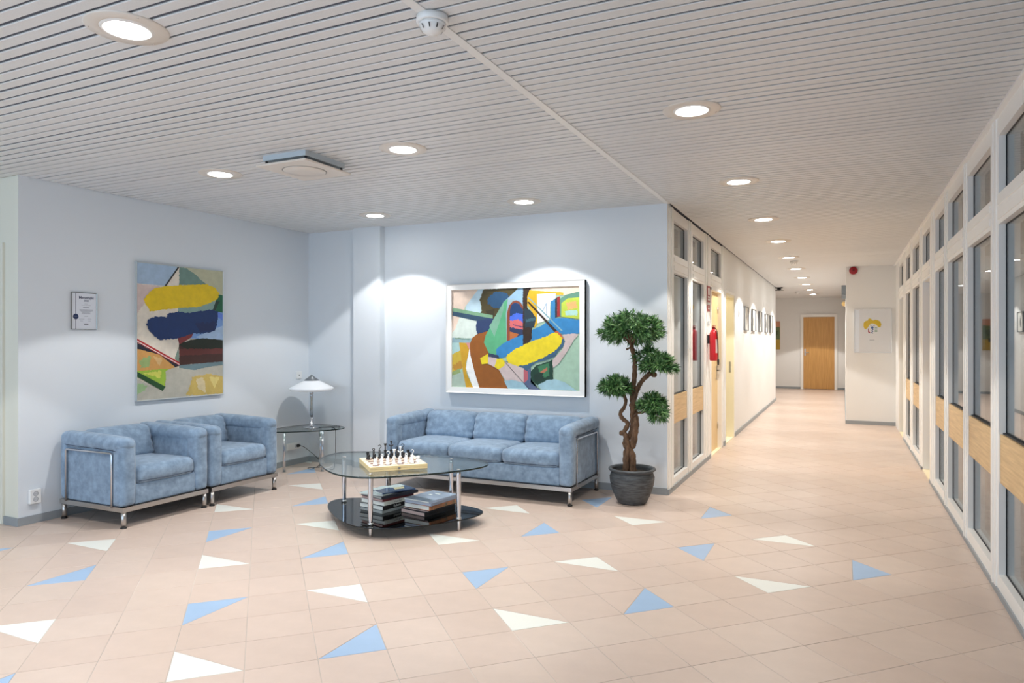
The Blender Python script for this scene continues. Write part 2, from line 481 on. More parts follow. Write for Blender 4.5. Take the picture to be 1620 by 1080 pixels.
# ---------------------------------------------------------------- doors
def lever(parent, s, x, y, z, plate=True, dy=1):
    bm = NB()
    if plate: box(bm, (min(x,x+s*.006), y-.018, z-.12), (max(x,x+s*.006), y+.018, z+.06), bev=.002)
    tube(bm, [(x,y,z),(x+s*.045,y,z),(x+s*.05,y+dy*.02,z),(x+s*.05,y+dy*.11,z)], .008, 8)
    return obj('handle', bm, M_STEEL, parent)
d1 = structure(empty('door_1', (XL, 9.01, 0)))
bx('leaf', (-.085, -.385, .012), (-.045, .385, 2.02), M_DOORP, d1)
lever(d1, 1, -.045, .32, 1.02, True, -1)
bm = NB()
box(bm, (-.11,-.43,0),(.008,-.385,2.045)); box(bm, (-.11,.385,0),(.008,.44,2.045)); box(bm, (-.11,-.43,2.02),(.008,.44,2.047)); obj('jamb', bm, M_FRAME, d1)
bx('threshold', (-.10,-.40,0), (.004,.40,.012), M_CREAM, d1)
for z in (.3, 1.1, 1.8):
    bm = NB(); lathe(bm, [(.007,z-.04),(.007,z+.04)], 8, (-.042, .383, 0)); obj('hinge', bm, M_STEEL, d1)
d2 = structure(empty('door_2', (XL, 10.15, 0)))
bm = NB(); box(bm, (-.12,-.415,0),(.006,-.37,2.06)); box(bm, (-.12,.37,0),(.006,.41,2.06)); box(bm, (-.12,-.37,2.02),(.006,.37,2.06)); obj('jamb', bm, M_CREAM, d2)
bx('threshold', (-.12,-.37,0), (.002,.37,.012), M_CREAM, d2)
bx('strike_plate', (-.06,.364,.95), (-.035,.371,1.10), M_STEEL, d2)
bm = NB(); box(bm, (.0,-.44,0),(.012,-.405,2.09)); box(bm, (.0,.405,0),(.012,.44,2.09)); box(bm, (.0,-.405,2.055),(.012,.405,2.09)); obj('architrave', bm, M_FRAME, d2)
d3 = structure(empty('door_3', (-.645, YF, 0)))
bx('leaf', (-.41, -.03, .012), (.41, -.005, 2.09), M_DOORW, d3)
bm = NB(); box(bm, (-.485,-.045,0),(-.412,-.001,2.17)); box(bm, (.412,-.045,0),(.485,-.001,2.17)); box(bm, (-.412,-.045,2.095),(.412,-.001,2.17)); obj('architrave', bm, M_FRAME, d3)
bm = NB(); box(bm, (-.385,-.036,.98),(-.345,-.03,1.14), bev=.002); tube(bm, [(-.365,-.03,1.06),(-.365,-.075,1.06),(-.35,-.08,1.06),(-.25,-.08,1.06)], .009, 8); obj('handle', bm, M_STEEL, d3)
bm = NB(); lathe(bm, [(.022,-.04),(.022,-.03)], 16, (-.365,0,1.15), axis='y'); obj('lock_rosette', bm, M_STEEL, d3)
# left-hand door seen at the picture's left edge
d4 = structure(empty('door_4', (-6.32, YD, 0)))
bx('leaf', (-.47, .02, .01), (.455, .055, 2.083), mat('greyish door', (196,196,182), .5), d4)
bm = NB(); box(bm, (.455,-.02,0),(.52,.08,2.15)); box(bm, (-.54,-.02,0),(-.475,.08,2.15)); box(bm, (-.475,-.02,2.085),(.455,.08,2.15)); obj('jamb', bm, M_WALLY, d4)
for z in (.28, 1.80):
    bm = NB(); lathe(bm, [(.009,z-.05),(.009,z+.05)], 8, (.452,.01,0)); obj('hinge', bm, M_STEEL, d4)
# right-hand recessed doors
for n, (a, b) in enumerate([(8.06,8.75),(11.46,12.215)]):
    d = structure(empty('door_%d' % (5+n), (XR, (a+b)/2, 0))); h = (b-a)/2
    bx('leaf', (.095, -h+.004, .012), (.135, h-.004, 2.03), M_DOORP, d)
    bm = NB(); box(bm, (.012,-h,0),(.14,-h+.003,2.045)); box(bm, (.0,h-.003,0),(.14,h,2.045)); box(bm, (.0,-h,2.035),(.14,h,2.0445)); obj('jamb', bm, mat('daylight tinted jamb', (222,230,240), .4), d)  # white jamb, with the blue of the daylight put into its colour
    bx('threshold', (0,-h,0), (.14,h,.012), M_CREAM, d)
    for z in (.35, 1.15, 1.75):
        bm = NB(); lathe(bm, [(.008,z-.04),(.008,z+.04)], 8, (.09,-h+.008,0)); obj('hinge', bm, M_STEEL, d)

# ---------------------------------------------------------------- rooms behind the glass
M_OFW = mat('office wall', (176,188,200), .7); M_OFF = mat('office floor', (150,128,116), .5)
wall('wall_office_far', (4.2, 1.4, 0), (4.32, 12.4, ZT), M_OFW)
wall('wall_office_near', (XR+.12, 1.4, 0), (4.2, 1.5, ZT), M_OFW)
wall('wall_office_end', (XR+.12, 12.3, 0), (4.2, 12.4, ZT), M_OFW)
structure(bx('floor_office', (3.2, 1.4, -.1), (4.32, 12.4, -.002), M_OFF))
wall('wall_small_office', (-4.4, YS+.12, 0), (-4.3, 10.75, ZT), M_OFW)
wall('wall_small_office_end', (-4.3, 10.65, 0), (XL-.12, 10.75, ZT), M_CREAM)
wall('wall_small_office_mid', (-4.3, 9.50, 0), (XL-.12, 9.56, ZT), M_CREAM)
wall('wall_small_office_back', (-4.3, YS+.121, 0), (XL-.12, YS+.13, ZT), M_OFW)
L = bpy.data.lights.new('small_room_lamp', 'POINT'); L.energy = 22; L.color = (1,.93,.80); L.shadow_soft_size = .12
lo = bpy.data.objects.new('small_room_lamp', L); C.objects.link(lo); lo.location = (-2.3, 10.0, 2.3)
# venetian blind behind the first left panes
vb = thing('venetian_blind', 'pale blue closed venetian blind behind the glass beside the potted tree', 'blind', (XL-.16, 6.93, .88))
bm = NB()
for k in range(56): 
    z = k*.0205; vs = [bm.verts.new(p) for p in ((0,-.30,z),(0,.30,z),(-.012,.30,z+.018),(-.012,-.30,z+.018))]; bm.faces.new(vs)
o = obj('blind_slats', bm, mat('pale blue blind', (196,208,220), .6), vb); o['kind'] = 'stuff'
bx('head_box', (-.03,-.31,1.148), (.01,.31,1.18), M_WHITEP, vb)
bx('bottom_bar', (-.012,-.30,-.012), (.004,.30,0), M_WHITEP, vb)

# ================================================================ downlights
lx = {'A': -2.59, 'B': -4.21, 'C': -.742}
DL = [('C',3.83,'downlight over the open floor, nearest of the corridor row'),('C',5.70,'second corridor downlight, level with the sofa wall'),('C',7.58,'third corridor downlight, just past the glazed corner'),
      ('C',9.33,'fourth corridor downlight from the lounge'),('C',11.2,'fifth corridor downlight, just before the corridor smoke detector'),('C',13.02,'sixth corridor downlight, just past the smoke detector'),
      ('C',14.85,'seventh corridor downlight from the lounge'),('C',16.68,'third last downlight before the far door'),('C',18.5,'second last downlight before the far door'),('C',20.3,'farthest downlight, closest to the honey-coloured door'),
      ('A',1.863,'large nearest downlight at the top left of the picture'),('A',3.80,'round downlight right of the square ceiling vent'),('A',5.70,'downlight above the sofa and the framed abstract painting'),
      ('B',3.78,'downlight left of the square ceiling vent'),('B',5.69,'downlight above the corner with the glass side table'),
      ('A',-.05,None),('B',-.05,None),('B',1.86,None),('D',-1.4,None)]
def make_downlight():
    t = empty('downlight')
    bm = NB(); lathe(bm, [(.094,-.002),(.100,-.006),(.104,-.0065),(.150,-.0065),(.154,-.003),(.154,.002)], 48, cap=False)
    for k in range(3):
        a = k*2.1+.6; lathe(bm, [(.004,-.0066),(.004,-.0085),(.0,-.009)], 8, (.140*cos(a), .140*sin(a), 0), mi=0)
    obj('cover_plate', bm, M_FLANGE, t)
    bm = NB(); lathe(bm, [(.099,-.005),(.092,-.011),(.085,-.010),(.082,-.004)], 48, cap=False); obj('trim_ring', bm, M_RIMW, t)
    bm = NB(); lathe(bm, [(.082,-.0045),(.05,-.0052),(.0,-.0055)], 40, cap=False); obj('diffuser', bm, M_LAMP, t)
    return t
dl0 = None
for r_, y, lab in DL:
    x = lx.get(r_, -6.6)
    if lab:
        loc = (x, y, HC)
        if dl0 is None:
            dl0 = make_downlight(); dl0.location = loc; tag(dl0, lab, 'ceiling light', 'recessed round downlights'); dl = dl0
        else: dl = dup(dl0, loc, random.uniform(0, 6), lab)
    L = bpy.data.lights.new('downlight_beam', 'SPOT'); L.energy = SPOT_W*(1.7 if r_ == 'C' and y > 6 else 1.0); L.color = CORR_COL if r_ == 'C' else SPOT_COL
    L.spot_size = radians(104); L.spot_blend = .10; L.shadow_soft_size = .045
    lo = bpy.data.objects.new('downlight_beam', L); C.objects.link(lo); lo.location = (x, y, HC-.02)

# ================================================================ ceiling fittings
def detector(loc, label, s=1.0, group='round white smoke detectors'):
    t = thing('smoke_detector', label, 'smoke detector', loc, group=group)
    bm = NB(); lathe(bm, [(.062*s,0),(.062*s,-.022*s),(.056*s,-.026*s)], 32); obj('base', bm, M_WHITEP, t)
    bm = NB(); lathe(bm, [(.052*s,-.026*s),(.050*s,-.038*s),(.034*s,-.058*s),(.022*s,-.066*s),(0,-.068*s)], 32); obj('sensor_head', bm, M_WHITEP, t)
    bm = NB()
    for k in range(10):
        a = k*pi/5; p = Vector((.0465*s*cos(a), .0465*s*sin(a), -.047*s)); d = Vector((-sin(a), cos(a), 0))*.0022*s
        u = Vector((-.55*cos(a), -.55*sin(a), -.8))*.009*s; n = Vector((cos(a), sin(a), -.6)).normalized()*.0012
        vs = [bm.verts.new(p+n+q) for q in (d+u, -d+u, -d-u, d-u)]; bm.faces.new(vs)
    obj('vent_slots', bm, M_BLACKP, t)['kind'] = 'stuff'
    return t
detector((-1.432, 2.30, HC-.003), 'white smoke detector on the ceiling strip at the top of the picture')
detector((-.70, 11.75, HC), 'small white smoke detector between corridor downlights')
detector((-1.05, 19.06, HC), 'far pale smoke detector near the end of the corridor ceiling')
detector((1.02, 5.02, HC-.0), 'round white detector seen through the top right glass pane', 1.0)
v = thing('ceiling_vent', 'square off-white ceiling air vent with round centre between two downlights', 'air vent', (-3.365, 3.745, HC))
bm = NB(); box(bm, (-.185,-.20,-.035), (.185,.20,.004)); obj('housing', bm, mat('bluish white metal', (196,206,212), .4), v)
bm = NB(); box(bm, (-.215,-.235,-.078), (.215,.235,-.062), bev=.006); box(bm, (-.19,-.205,-.062), (.19,.205,-.055)); obj('face_plate', bm, M_FLANGE, v)
bm = NB(); lathe(bm, [(.145,-.078),(.141,-.0835),(.06,-.086),(0,-.0865)], 40); obj('centre_disc', bm, M_FLANGE, v)
bm = NB(); lathe(bm, [(.149,-.0782),(.145,-.0786)], 40, cap=False); obj('disc_gap', bm, M_GASK, v)
bm = NB(); 
for sx in (-.17,.17):
    for sy in (-.18,.18): box(bm, (sx-.006,sy-.006,-.062),(sx+.006,sy+.006,-.034))
obj('spacer', bm, M_GASK, v)['kind'] = 'stuff'
# dome camera on the corridor corner
t = thing('ceiling_camera', 'black bracketed camera under the ceiling where the corridor wall ends', 'security camera', (-1.36, 17.4, HC))
bm = NB(); box(bm, (-.08,-.05,-.02),(.08,.05,0)); obj('mount', bm, M_BLACKP, t)
bm = NB(); lathe(bm, [(.045,-.02),(.045,-.06),(.03,-.075),(0,-.08)], 20); box(bm, (-.10,-.02,-.075),(.10,.02,-.062)); obj('camera_head', bm, M_BLACKP, t)
# red alarm bell
t = thing('alarm_bell', 'red round alarm bell high on the projecting corridor wall', 'alarm', (.150, YP, 2.585))
bm = NB(); lathe(bm, [(.062,0),(.066,-.02),(.064,-.045),(.055,-.058),(.02,-.064),(0,-.065)], 32, axis='y'); obj('bell_dome', bm, mat('alarm red', (150,20,36), .35), t)
bm = NB(); lathe(bm, [(.018,-.064),(.018,-.07),(0,-.071)], 16, axis='y'); obj('centre_cap', bm, mat('alarm dark red', (110,12,26), .4), t)
t = thing('wall_sounder', 'small grey box with tapered lower end on the side of the projecting wall', 'alarm sounder', (.041, 15.2, 2.36))
bm = NB(); prism(bm, [(-.08,.13),(.08,.13),(.08,-.05),(.0,-.13),(-.08,-.05)], -.075, 0, axis='x'); obj('casing', bm, mat('mid grey', (120,128,134), .5), t)
bm = NB(); box(bm, (-.078,-.05,.0),(-.074,.05,.05)); obj('window', bm, M_STEEL, t)
t = thing('emergency_lamp', 'small yellowish round lamp below the grey box on the projecting wall', 'lamp', (.041, 15.4, 2.14))
bm = NB(); lathe(bm, [(.05,0),(.05,-.03),(.04,-.06),(0,-.075)], 20, axis='x'); obj('lens', bm, mat('amber lens', (226,190,120), .3), t)
bm = NB(); lathe(bm, [(.058,0),(.058,-.015)], 20, axis='x'); obj('back_plate', bm, M_WHITEP, t)

# ================================================================ upholstered seats
def seating(name, label, cat, w, nseat, loc, rz, group=None):
    """front faces local -Y; w = outer width"""
    t = thing(name, label, cat, loc, rz, group)
    hw = w/2; F_, B_ = -.375, .375; AW = .118
    lx_, lf, lb = hw-.022, -.352, .352
    for sx in (-1,1):
        for y in (lf, lb):
            bm = NB(); lathe(bm, [(.0185,.008),(.0185,.128)], 20, (sx*lx_, y, 0)); leg = obj('leg', bm, M_STEEL, t)
            bm = NB(); lathe(bm, [(.0225,0),(.0225,.008),(.016,.010)], 20, (sx*lx_, y, 0)); obj('rubber_foot', bm, M_BLACKP, leg)
    bm = NB()
    box(bm, (-hw,F_,.122),(hw,F_+.03,.157)); box(bm, (-hw,B_-.03,.122),(hw,B_,.157))
    box(bm, (-hw,F_+.03,.122),(-hw+.03,B_-.03,.157)); box(bm, (hw-.03,F_+.03,.122),(hw,B_-.03,.157))
    obj('base_frame', bm, M_STEEL, t)
    for sx in (-1,1):
        def m(lo, hi): 
            return ((lo[0],lo[1],lo[2]),(hi[0],hi[1],hi[2])) if sx > 0 else ((-hi[0],lo[1],lo[2]),(-lo[0],hi[1],hi[2]))
        bm = NB()
        xo = hw+.004
        # padded front, back and top bands with the side panel set between them
        softbox(bm, *m((hw-AW,F_+.0,.158),(xo,F_+.125,.655)), r=.035, puff=(.004,.006,0), amp=.003, seed=sx)
        softbox(bm, *m((hw-AW,B_-.10,.158),(xo,B_,.665)), r=.035, puff=(.003,.003,0), amp=.003, seed=3)
        def slope(p, u):
            k = max(0, min(1, (p.y-F_)/(B_-F_))); p.z += .020*k*(1 if u[2] > 0 else .1); return p
        softbox(bm, *m((hw-AW-.006,F_-.004,.565),(xo+.006,B_+.002,.672)), r=.05, puff=(.004,.004,.006), n=14, amp=.0045, seed=5+sx, fn=slope)
        softbox(bm, *m((hw-AW+.004,F_+.10,.158),(xo-.016,B_-.08,.60)), r=.012, puff=(.006,0,0), n=8, amp=.002, seed=9)
        arm = obj('armrest', bm, M_SUEDE, t)
        bm = NB(); X = sx*(hw+.006); y0, y1, zt = F_+.118, B_-.088, .556
        tube(bm, [(X,y0,.150),(X,y0,zt-.012),(X,y0+.006,zt-.003),(X,y0+.014,zt),(X,y1-.014,zt),(X,y1-.006,zt-.003),(X,y1,zt-.012),(X,y1,.150)], .0085, 10)
        obj('side_tube', bm, M_CHROME, arm)
        bm = NB(); XX = sx*(hw+.0095); tube(bm, [(XX-sx*.003,F_+.075,.576),(XX,F_+.14,.580),(XX,B_-.12,.590),(XX-sx*.003,B_-.075,.594)], .0018, 6)
        tube(bm, [(sx*(hw-.0115+.0),0.02+.004*sin(q*3), .165+q*.055) for q in range(8)], .002, 6)
        obj('seam', bm, M_SEAM, arm)
    iw = hw-AW
    bm = NB(); softbox(bm, (-iw-.01,B_-.12,.16),(iw+.01,B_-.0,.672), r=.045, puff=(0,.004,.006), n=16, amp=.003, seed=2); obj('backrest', bm, M_SUEDE, t)
    bm = NB(); softbox(bm, (-iw-.004,F_+.018,.158),(iw+.004,F_+.07,.315), r=.014, puff=(0,.003,0), n=12, amp=.002); obj('front_apron', bm, M_SUEDE, t)
    bx('seat_deck', (-iw,F_+.07,.16), (iw,B_-.1,.30), M_SUEDE, t)
    sw = 2*iw/nseat; sc = []; bc = []
    for k in range(nseat):
        x0 = -iw+k*sw; c0 = x0+sw/2
        def fs(p, u, c0=c0, sw=sw):
            e = abs(p.x-c0)/(sw/2); 
            w_ = math.exp(-((1-e)/.12)**2)
            p.z += .003*sin(p.y*60+p.x*14)*w_*(u[2] > 0)
            p.z -= .012*max(0, (p.y+.1))*(u[2] > .2)
            return p
        bm = NB(); softbox(bm, (x0+.001,F_+.004,.305),(x0+sw-.001,B_-.13,.447), r=.052, puff=(0,.010,.014), n=18, amp=.0035, seed=20+k, fn=fs)
        o = obj('seat_cushion', bm, M_SUEDE, t)
        bm = NB(); tube(bm, [(x0+.02,F_+.010,.334),(c0,F_-.001,.328),(x0+sw-.02,F_+.010,.334)], .002, 6); obj('piping', bm, M_SEAM, o)
        def fb(p, u, c0=c0, sw=sw):
            k_ = (p.z-.42)/.28; p.y += .085*k_
            e = abs(p.x-c0)/(sw/2); w_ = math.exp(-((1-e)/.20)**2)
            p.y -= .007*sin(p.z*95 + (p.x-c0)*30)*w_*(u[1] < 0)
            return p
        bm = NB(); softbox(bm, (x0+.001,B_-.285,.425),(x0+sw-.001,B_-.135,.690), r=.055, puff=(0,.022,.006), n=18, amp=.004, seed=40+k, fn=fb)
        obj('back_cushion', bm, M_SUEDE, t)
    return t
seating('armchair', 'blue suede tub armchair nearer the left door, its chromed side frame in full view', 'armchair', .772, 1, (-5.208, 3.829, 0), pi/2, 'blue armchairs')
seating('armchair', 'blue suede tub armchair beside the glass corner table', 'armchair', .762, 1, (-5.203, 4.628, 0), pi/2, 'blue armchairs')
seating('sofa', 'blue suede three-seater sofa with chrome frame under the framed abstract painting', 'sofa', 1.90, 3, (-3.026, 5.915, 0), 0)

# ================================================================ glass tables
def slab(parent, name, pts, z0, z1, mg, me_, c):
    sp = spline([(p[0]-c[0], p[1]-c[1], 0) for p in pts], 8, True)
    bm = NB(); n = len(sp)
    lo = [bm.verts.new((p.x,p.y,z0)) for p in sp]; hi = [bm.verts.new((p.x,p.y,z1)) for p in sp]
    bm.faces.new(lo[::-1]); bm.faces.new(hi)
    o = obj(name, bm, mg, parent, recalc=False)
    bm = NB(); e = .0006
    A = [[bm.verts.new((p.x*(1+k), p.y*(1+k), z)) for p in sp] for k, z in ((-.003,z0),(0,z0+.0015),(0,z1-.0015),(-.003,z1))]
    for a, b in zip(A, A[1:]):
        for i in range(n):
            f = bm.faces.new((a[i],a[(i+1)%n],b[(i+1)%n],b[i])); f.smooth = True
    obj('polished_edge', bm, me_, o)
    return o
CT = (-3.15, 4.50)
t = thing('coffee_table', 'two-tier rounded glass coffee table with chrome legs in front of the sofa', 'coffee table', (CT[0], CT[1], 0))
TOP = [(-3.80,4.40),(-3.885,4.60),(-3.86,4.79),(-3.66,4.91),(-3.30,4.965),(-2.98,4.995),(-2.76,4.975),(-2.60,4.92),(-2.49,4.82),(-2.462,4.70),(-2.49,4.57),(-2.59,4.38),(-2.74,4.19),(-2.90,4.03),(-3.02,3.955),(-3.15,3.94),(-3.30,3.98),(-3.48,4.09),(-3.66,4.245)]
SHF = [(-3.70,4.38),(-3.795,4.52),(-3.80,4.64),(-3.68,4.75),(-3.40,4.84),(-3.05,4.885),(-2.78,4.885),(-2.66,4.865),(-2.56,4.82),(-2.50,4.74),(-2.505,4.60),(-2.58,4.42),(-2.70,4.24),(-2.84,4.10),(-2.95,4.035),(-3.07,4.01),(-3.20,4.03),(-3.38,4.12),(-3.55,4.245)]
slab(t, 'glass_top', TOP, .440, .452, M_TABLE, M_EDGE, CT)
sh = slab(t, 'black_glass_shelf', SHF, .076, .084, M_SMOKE, M_SMOKEE, CT)
for (x, y) in [(-3.054,4.075),(-2.566,4.486),(-3.69,4.57),(-2.845,4.855),(-3.44,4.82)]:
    X, Y = x-CT[0], y-CT[1]
    bm = NB(); lathe(bm, [(.0115,.0),(.0125,.02),(.0145,.075),(.018,.20),(.0185,.42),(.0185,.4395)], 20, (X,Y,0)); leg = obj('leg', bm, M_CHROME, t)
    bm = NB(); lathe(bm, [(.021,.084),(.021,.098),(.016,.102)], 20, (X,Y,0)); obj('collar', bm, M_STEEL, leg)
    bm = NB(); lathe(bm, [(.015,.4525),(.015,.4545),(.012,.456)], 20, (X,Y,0)); obj('top_disc', bm, M_STEEL, leg)
ST = (-5.27, 5.94)
t = thing('side_table', 'small rounded glass corner table with slim chrome legs holding the lamp', 'side table', (ST[0], ST[1], 0))
S2 = [(-5.56,5.62),(-5.44,5.545),(-5.32,5.57),(-5.15,5.71),(-5.01,5.87),(-4.935,6.02),(-4.96,6.15),(-5.08,6.24),(-5.28,6.28),(-5.46,6.24),(-5.56,6.10),(-5.59,5.85)]
slab(t, 'glass_top', S2, .438, .449, M_TABLE, M_EDGE, ST)
for (x, y) in [(-5.395,5.69),(-5.055,5.90),(-5.254,6.10)]:
    bm = NB(); lathe(bm, [(.014,0),(.014,.4375)], 18, (x-ST[0],y-ST[1],0)); leg = obj('leg', bm, M_CHROME, t)
    bm = NB(); lathe(bm, [(.018,0),(.018,.006)], 18, (x-ST[0],y-ST[1],0)); obj('foot', bm, M_STEEL, leg)
# table lamp
LP = (-5.31, 6.02, .4495)
t = thing('table_lamp', 'chrome table lamp with wide shallow white shade and grey cone cap', 'lamp', LP)
bm = NB(); lathe(bm, [(.105,0),(.105,.004),(.09,.008),(.03,.011),(.026,.014),(.026,.10),(.020,.108),(.0165,.112)], 36); obj('base', bm, M_CHROME, t)
bm = NB(); lathe(bm, [(.0155,.11),(.0155,.335),(.020,.340),(.020,.352),(.014,.356),(.014,.36),(.022,.365),(.022,.395),(.010,.40),(.010,.50)], 28); obj('stem', bm, M_CHROME, t)
M_SHADE = mat('white glass shade', (240,243,246), .25, spec=.6, emit=.10)  # lamp is off; slight emission added so the shade looks bright
bm = NB(); lathe(bm, [(.070,.520),(.235,.436),(.240,.424),(.225,.405),(.150,.396),(.150,.398),(.224,.408),(.235,.424),(.232,.432),(.070,.516)], 48, cap=False); obj('shade', bm, M_SHADE, t)
bm = NB(); lathe(bm, [(.082,.512),(.084,.5155),(.0,.580)], 40, cap=False); lathe(bm, [(.008,.50),(.008,.52)], 12); obj('cone_cap', bm, mat('grey painted metal', (128,134,138), .4, metal=.4), t)
# lamp cord
cpts = [(-5.26,5.98,.456),(-5.16,6.06,.454),(-5.06,6.16,.456),(-4.99,6.10,.458),(-5.03,6.02,.456),(-4.955,5.98,.458),(-4.935,5.97,.43),(-4.94,5.975,.30),(-4.945,5.98,.20),(-4.96,5.985,.06),(-5.0,6.0,.008),(-5.10,6.03,.006),(-5.19,6.06,.006),(-5.25,6.0,.01),(-5.31,5.96,.008),(-5.24,5.93,.007),(-5.21,6.02,.03),(-5.27,6.10,.07),(-5.38,6.14,.12),(-5.47,6.14,.17),(-5.53,6.13,.205),(-5.585,6.12,.212)]
bm = NB(); tube(bm, spline([(a-LP[0],b-LP[1],c-LP[2]) for a,b,c in cpts], 6), .0033, 6); cord = obj('cord', bm, M_BLACKP, t); cord['label'] = 'thin black cord'
q = (-5.592-LP[0], 6.12-LP[1], .212-LP[2])
bm = NB(); lathe(bm, [(.019,0),(.019,-.028),(.0,-.0281)], 16, q, axis='x'); lathe(bm, [(.019,0),(.010,.024),(.005,.032)], 16, q, axis='x', cap=False); obj('plug', bm, M_BLACKP, cord)

# ================================================================ chess
A1 = radians(47.5); BC = (-3.107, 4.42)
cb = thing('chess_board', 'pale wooden folding chess box board on the glass coffee table', 'chess board', (BC[0], BC[1], .4525), A1)
M_PINE = mat('pale pine', (238,214,160), .45, var=.06, scale=4, stretch=(1,12,12)); M_MAPLE = mat('light board face', (240,226,200), .4)
bm = NB(); box(bm, (-.215,-.22,0),(.215,.22,.0155), bev=.0015); obj('lower_box', bm, M_PINE, cb)
bm = NB(); box(bm, (-.215,-.22,.0165),(.215,.22,.034), bev=.0015); ub = obj('upper_box', bm, M_PINE, cb)
bx('playing_face', (-.212,-.217,.034), (.212,.217,.0346), M_MAPLE, cb)
CE = .0455
bm = NB()
for i in range(8):
    for j in range(8):
        if (i+j) % 2 == 0:
            x, y = (i-4)*CE, (j-4)*CE; vs = [bm.verts.new(p) for p in ((x,y,.0348),(x+CE,y,.0348),(x+CE,y+CE,.0348),(x,y+CE,.0348))]; bm.faces.new(vs)
o = obj('dark_squares', bm, mat('reddish brown print', (120,70,52), .5), cb); o['kind'] = 'stuff'
bm = NB(); box(bm, (-.009,-.2225,.010),(.009,-.220,.023)); obj('clasp', bm, M_STEEL, cb)
M_PB = mat('black chess plastic', (24,24,27), .35); M_PW = mat('white chess plastic', (246,246,244), .35)
def ringpts(r, z, n=16, a0=0, a1=2*pi): return [(r*cos(a0+(a1-a0)*k/n), 0, z+r*sin(a0+(a1-a0)*k/n)) for k in range(n+ (0 if a1-a0 > 6 else 1))]
def piece_bm(kind):
    b = NB(); h = NB()
    if kind == 'pawn': lathe(b, [(.0125,0),(.0125,.005),(.008,.009),(.0065,.022)], 14); lathe(h, [(.0065,.022),(.0095,.026),(.0095,.036),(.005,.041),(0,.042)], 14)
    if kind == 'rook':
        lathe(b, [(.014,0),(.014,.006),(.009,.010),(.009,.034)], 16); lathe(h, [(.009,.034),(.0125,.038),(.0125,.044)], 16)
        for k in range(4): a = k*pi/2+.4; box(h, (.0085*cos(a)-.003,.0085*sin(a)-.003,.044),(.0085*cos(a)+.003,.0085*sin(a)+.003,.052))
    if kind == 'ring': lathe(b, [(.014,0),(.014,.006),(.0085,.011),(.008,.060)], 16); tube(h, ringpts(.0085,.0695), .0028, 8, closed=True)
    if kind == 'hook':
        lathe(b, [(.014,0),(.014,.006),(.0085,.011),(.007,.064)], 16)
        tube(h, [(0,0,.063),(0,0,.070),(.003,0,.076),(.010,0,.083),(.0125,0,.090),(.009,0,.098),(.001,0,.101),(-.007,0,.098),(-.0105,0,.091)], .0028, 8)
    if kind == 'queen':
        lathe(b, [(.0155,0),(.0155,.006),(.009,.012),(.006,.035),(.006,.045)], 16)
        lathe(h, [(.006,.045),(.0115,.050),(.0115,.056),(.005,.062),(.005,.090),(.0125,.108),(.0125,.111),(.006,.1105)], 16)
    if kind == 'king':
        lathe(b, [(.0155,0),(.0155,.006),(.009,.012),(.006,.035),(.006,.045)], 16)
        lathe(h, [(.006,.045),(.0115,.050),(.0115,.056),(.005,.062),(.005,.088)], 16)
        tube(h, [(-.018,0,.100),(-.012,0,.092),(0,0,.089),(.012,0,.092),(.018,0,.100)], .004, 8); lathe(h, [(.0045,.088),(.0045,.112),(.009,.127),(.009,.129)], 12)
    return b, h
order = ['rook','ring','hook','queen','king','ring','hook','rook']
fname = {'rook':'castle-shaped piece','ring':'ring-topped piece','hook':'hook-topped piece','queen':'flared queen','king':'cross-topped king'}
left_right = ['left','left','left','','','right','right','right']
R1 = Matrix.Rotation(A1, 2)
proto = {}
def place_piece(col, kind, i, j, label, group, rz):
    p = Vector(BC) + R1 @ Vector(((i-3.5)*CE, (j-3.5)*CE)); loc = (p.x, p.y, .4874); rz += A1
    key = (col, kind)
    if key not in proto:
        t = thing('chess_'+{'ring':'bishop','hook':'knight'}.get(kind, kind), label, 'chess piece', loc, rz, group)
        b, h = piece_bm(kind); m = M_PB if col == 'black' else M_PW
        obj('body', b, m, t); obj('head', h, m, t); proto[key] = t
    else: dup(proto[key], loc, rz, label, group)
for col, jr, jp in (('black',7,6),('white',0,1)):
    for i in range(8):
        k = order[i]; sd = left_right[i]
        sdt = ' on the %s side' % sd if sd else ''
        corner = {0:' at the left end of the %s back row' % col, 7:' at the right end of the %s back row' % col}.get(i, sdt)
        place_piece(col, k, i, jr, '%s plastic chess %s%s' % (col, fname[k], corner), '%s chess pieces on the board' % col, -.55 + random.uniform(-.3,.3))
        place_piece(col, 'pawn', i, jp, '%s plastic chess pawn in front of the %s %s%s' % (col, {0:'outer'}.get(i, 'outer' if i == 7 else '') , fname[k], sdt) if i in (0,7) else '%s plastic chess pawn in front of the %s%s' % (col, fname[k], sdt), '%s chess pawns' % col, 0)

# ================================================================ books
M_PAGE = mat('book pages', (226,222,212), .7, var=.10, scale=60, stretch=(.1,.1,8))
def book(label, loc, rz, w, d, th, cover, page=None, spine=None, ink=(235,235,230), cat='book', group=None, hard=True, size=.016):
    t = thing('book' if cat == 'book' else 'magazine', label, cat, loc, rz, group)
    cm = cover if not isinstance(cover, tuple) else mat('cover %d %d %d' % cover, cover, .35)
    ct = .0025 if hard else .0006; hw, hd = w/2, d/2
    bm = NB(); box(bm, (-hw,-hd,0),(hw,hd,ct)); box(bm, (-hw,-hd,th-ct),(hw,hd,th)); box(bm, (hw-.003,-hd,ct),(hw,hd,th-ct)); c = obj('cover', bm, cm, t)
    o_ = .004 if hard else .0005
    bx('page_block', (-hw+o_,-hd+o_,ct), (hw-.003,hd-o_,th-ct), page or M_PAGE, t)
    if spine: text('spine_lettering', spine, size, mat('ink %d %d %d' % ink, ink, .5), c, (hw+.0003, 0, th/2-size*.35), (pi/2, 0, pi/2))
    return t
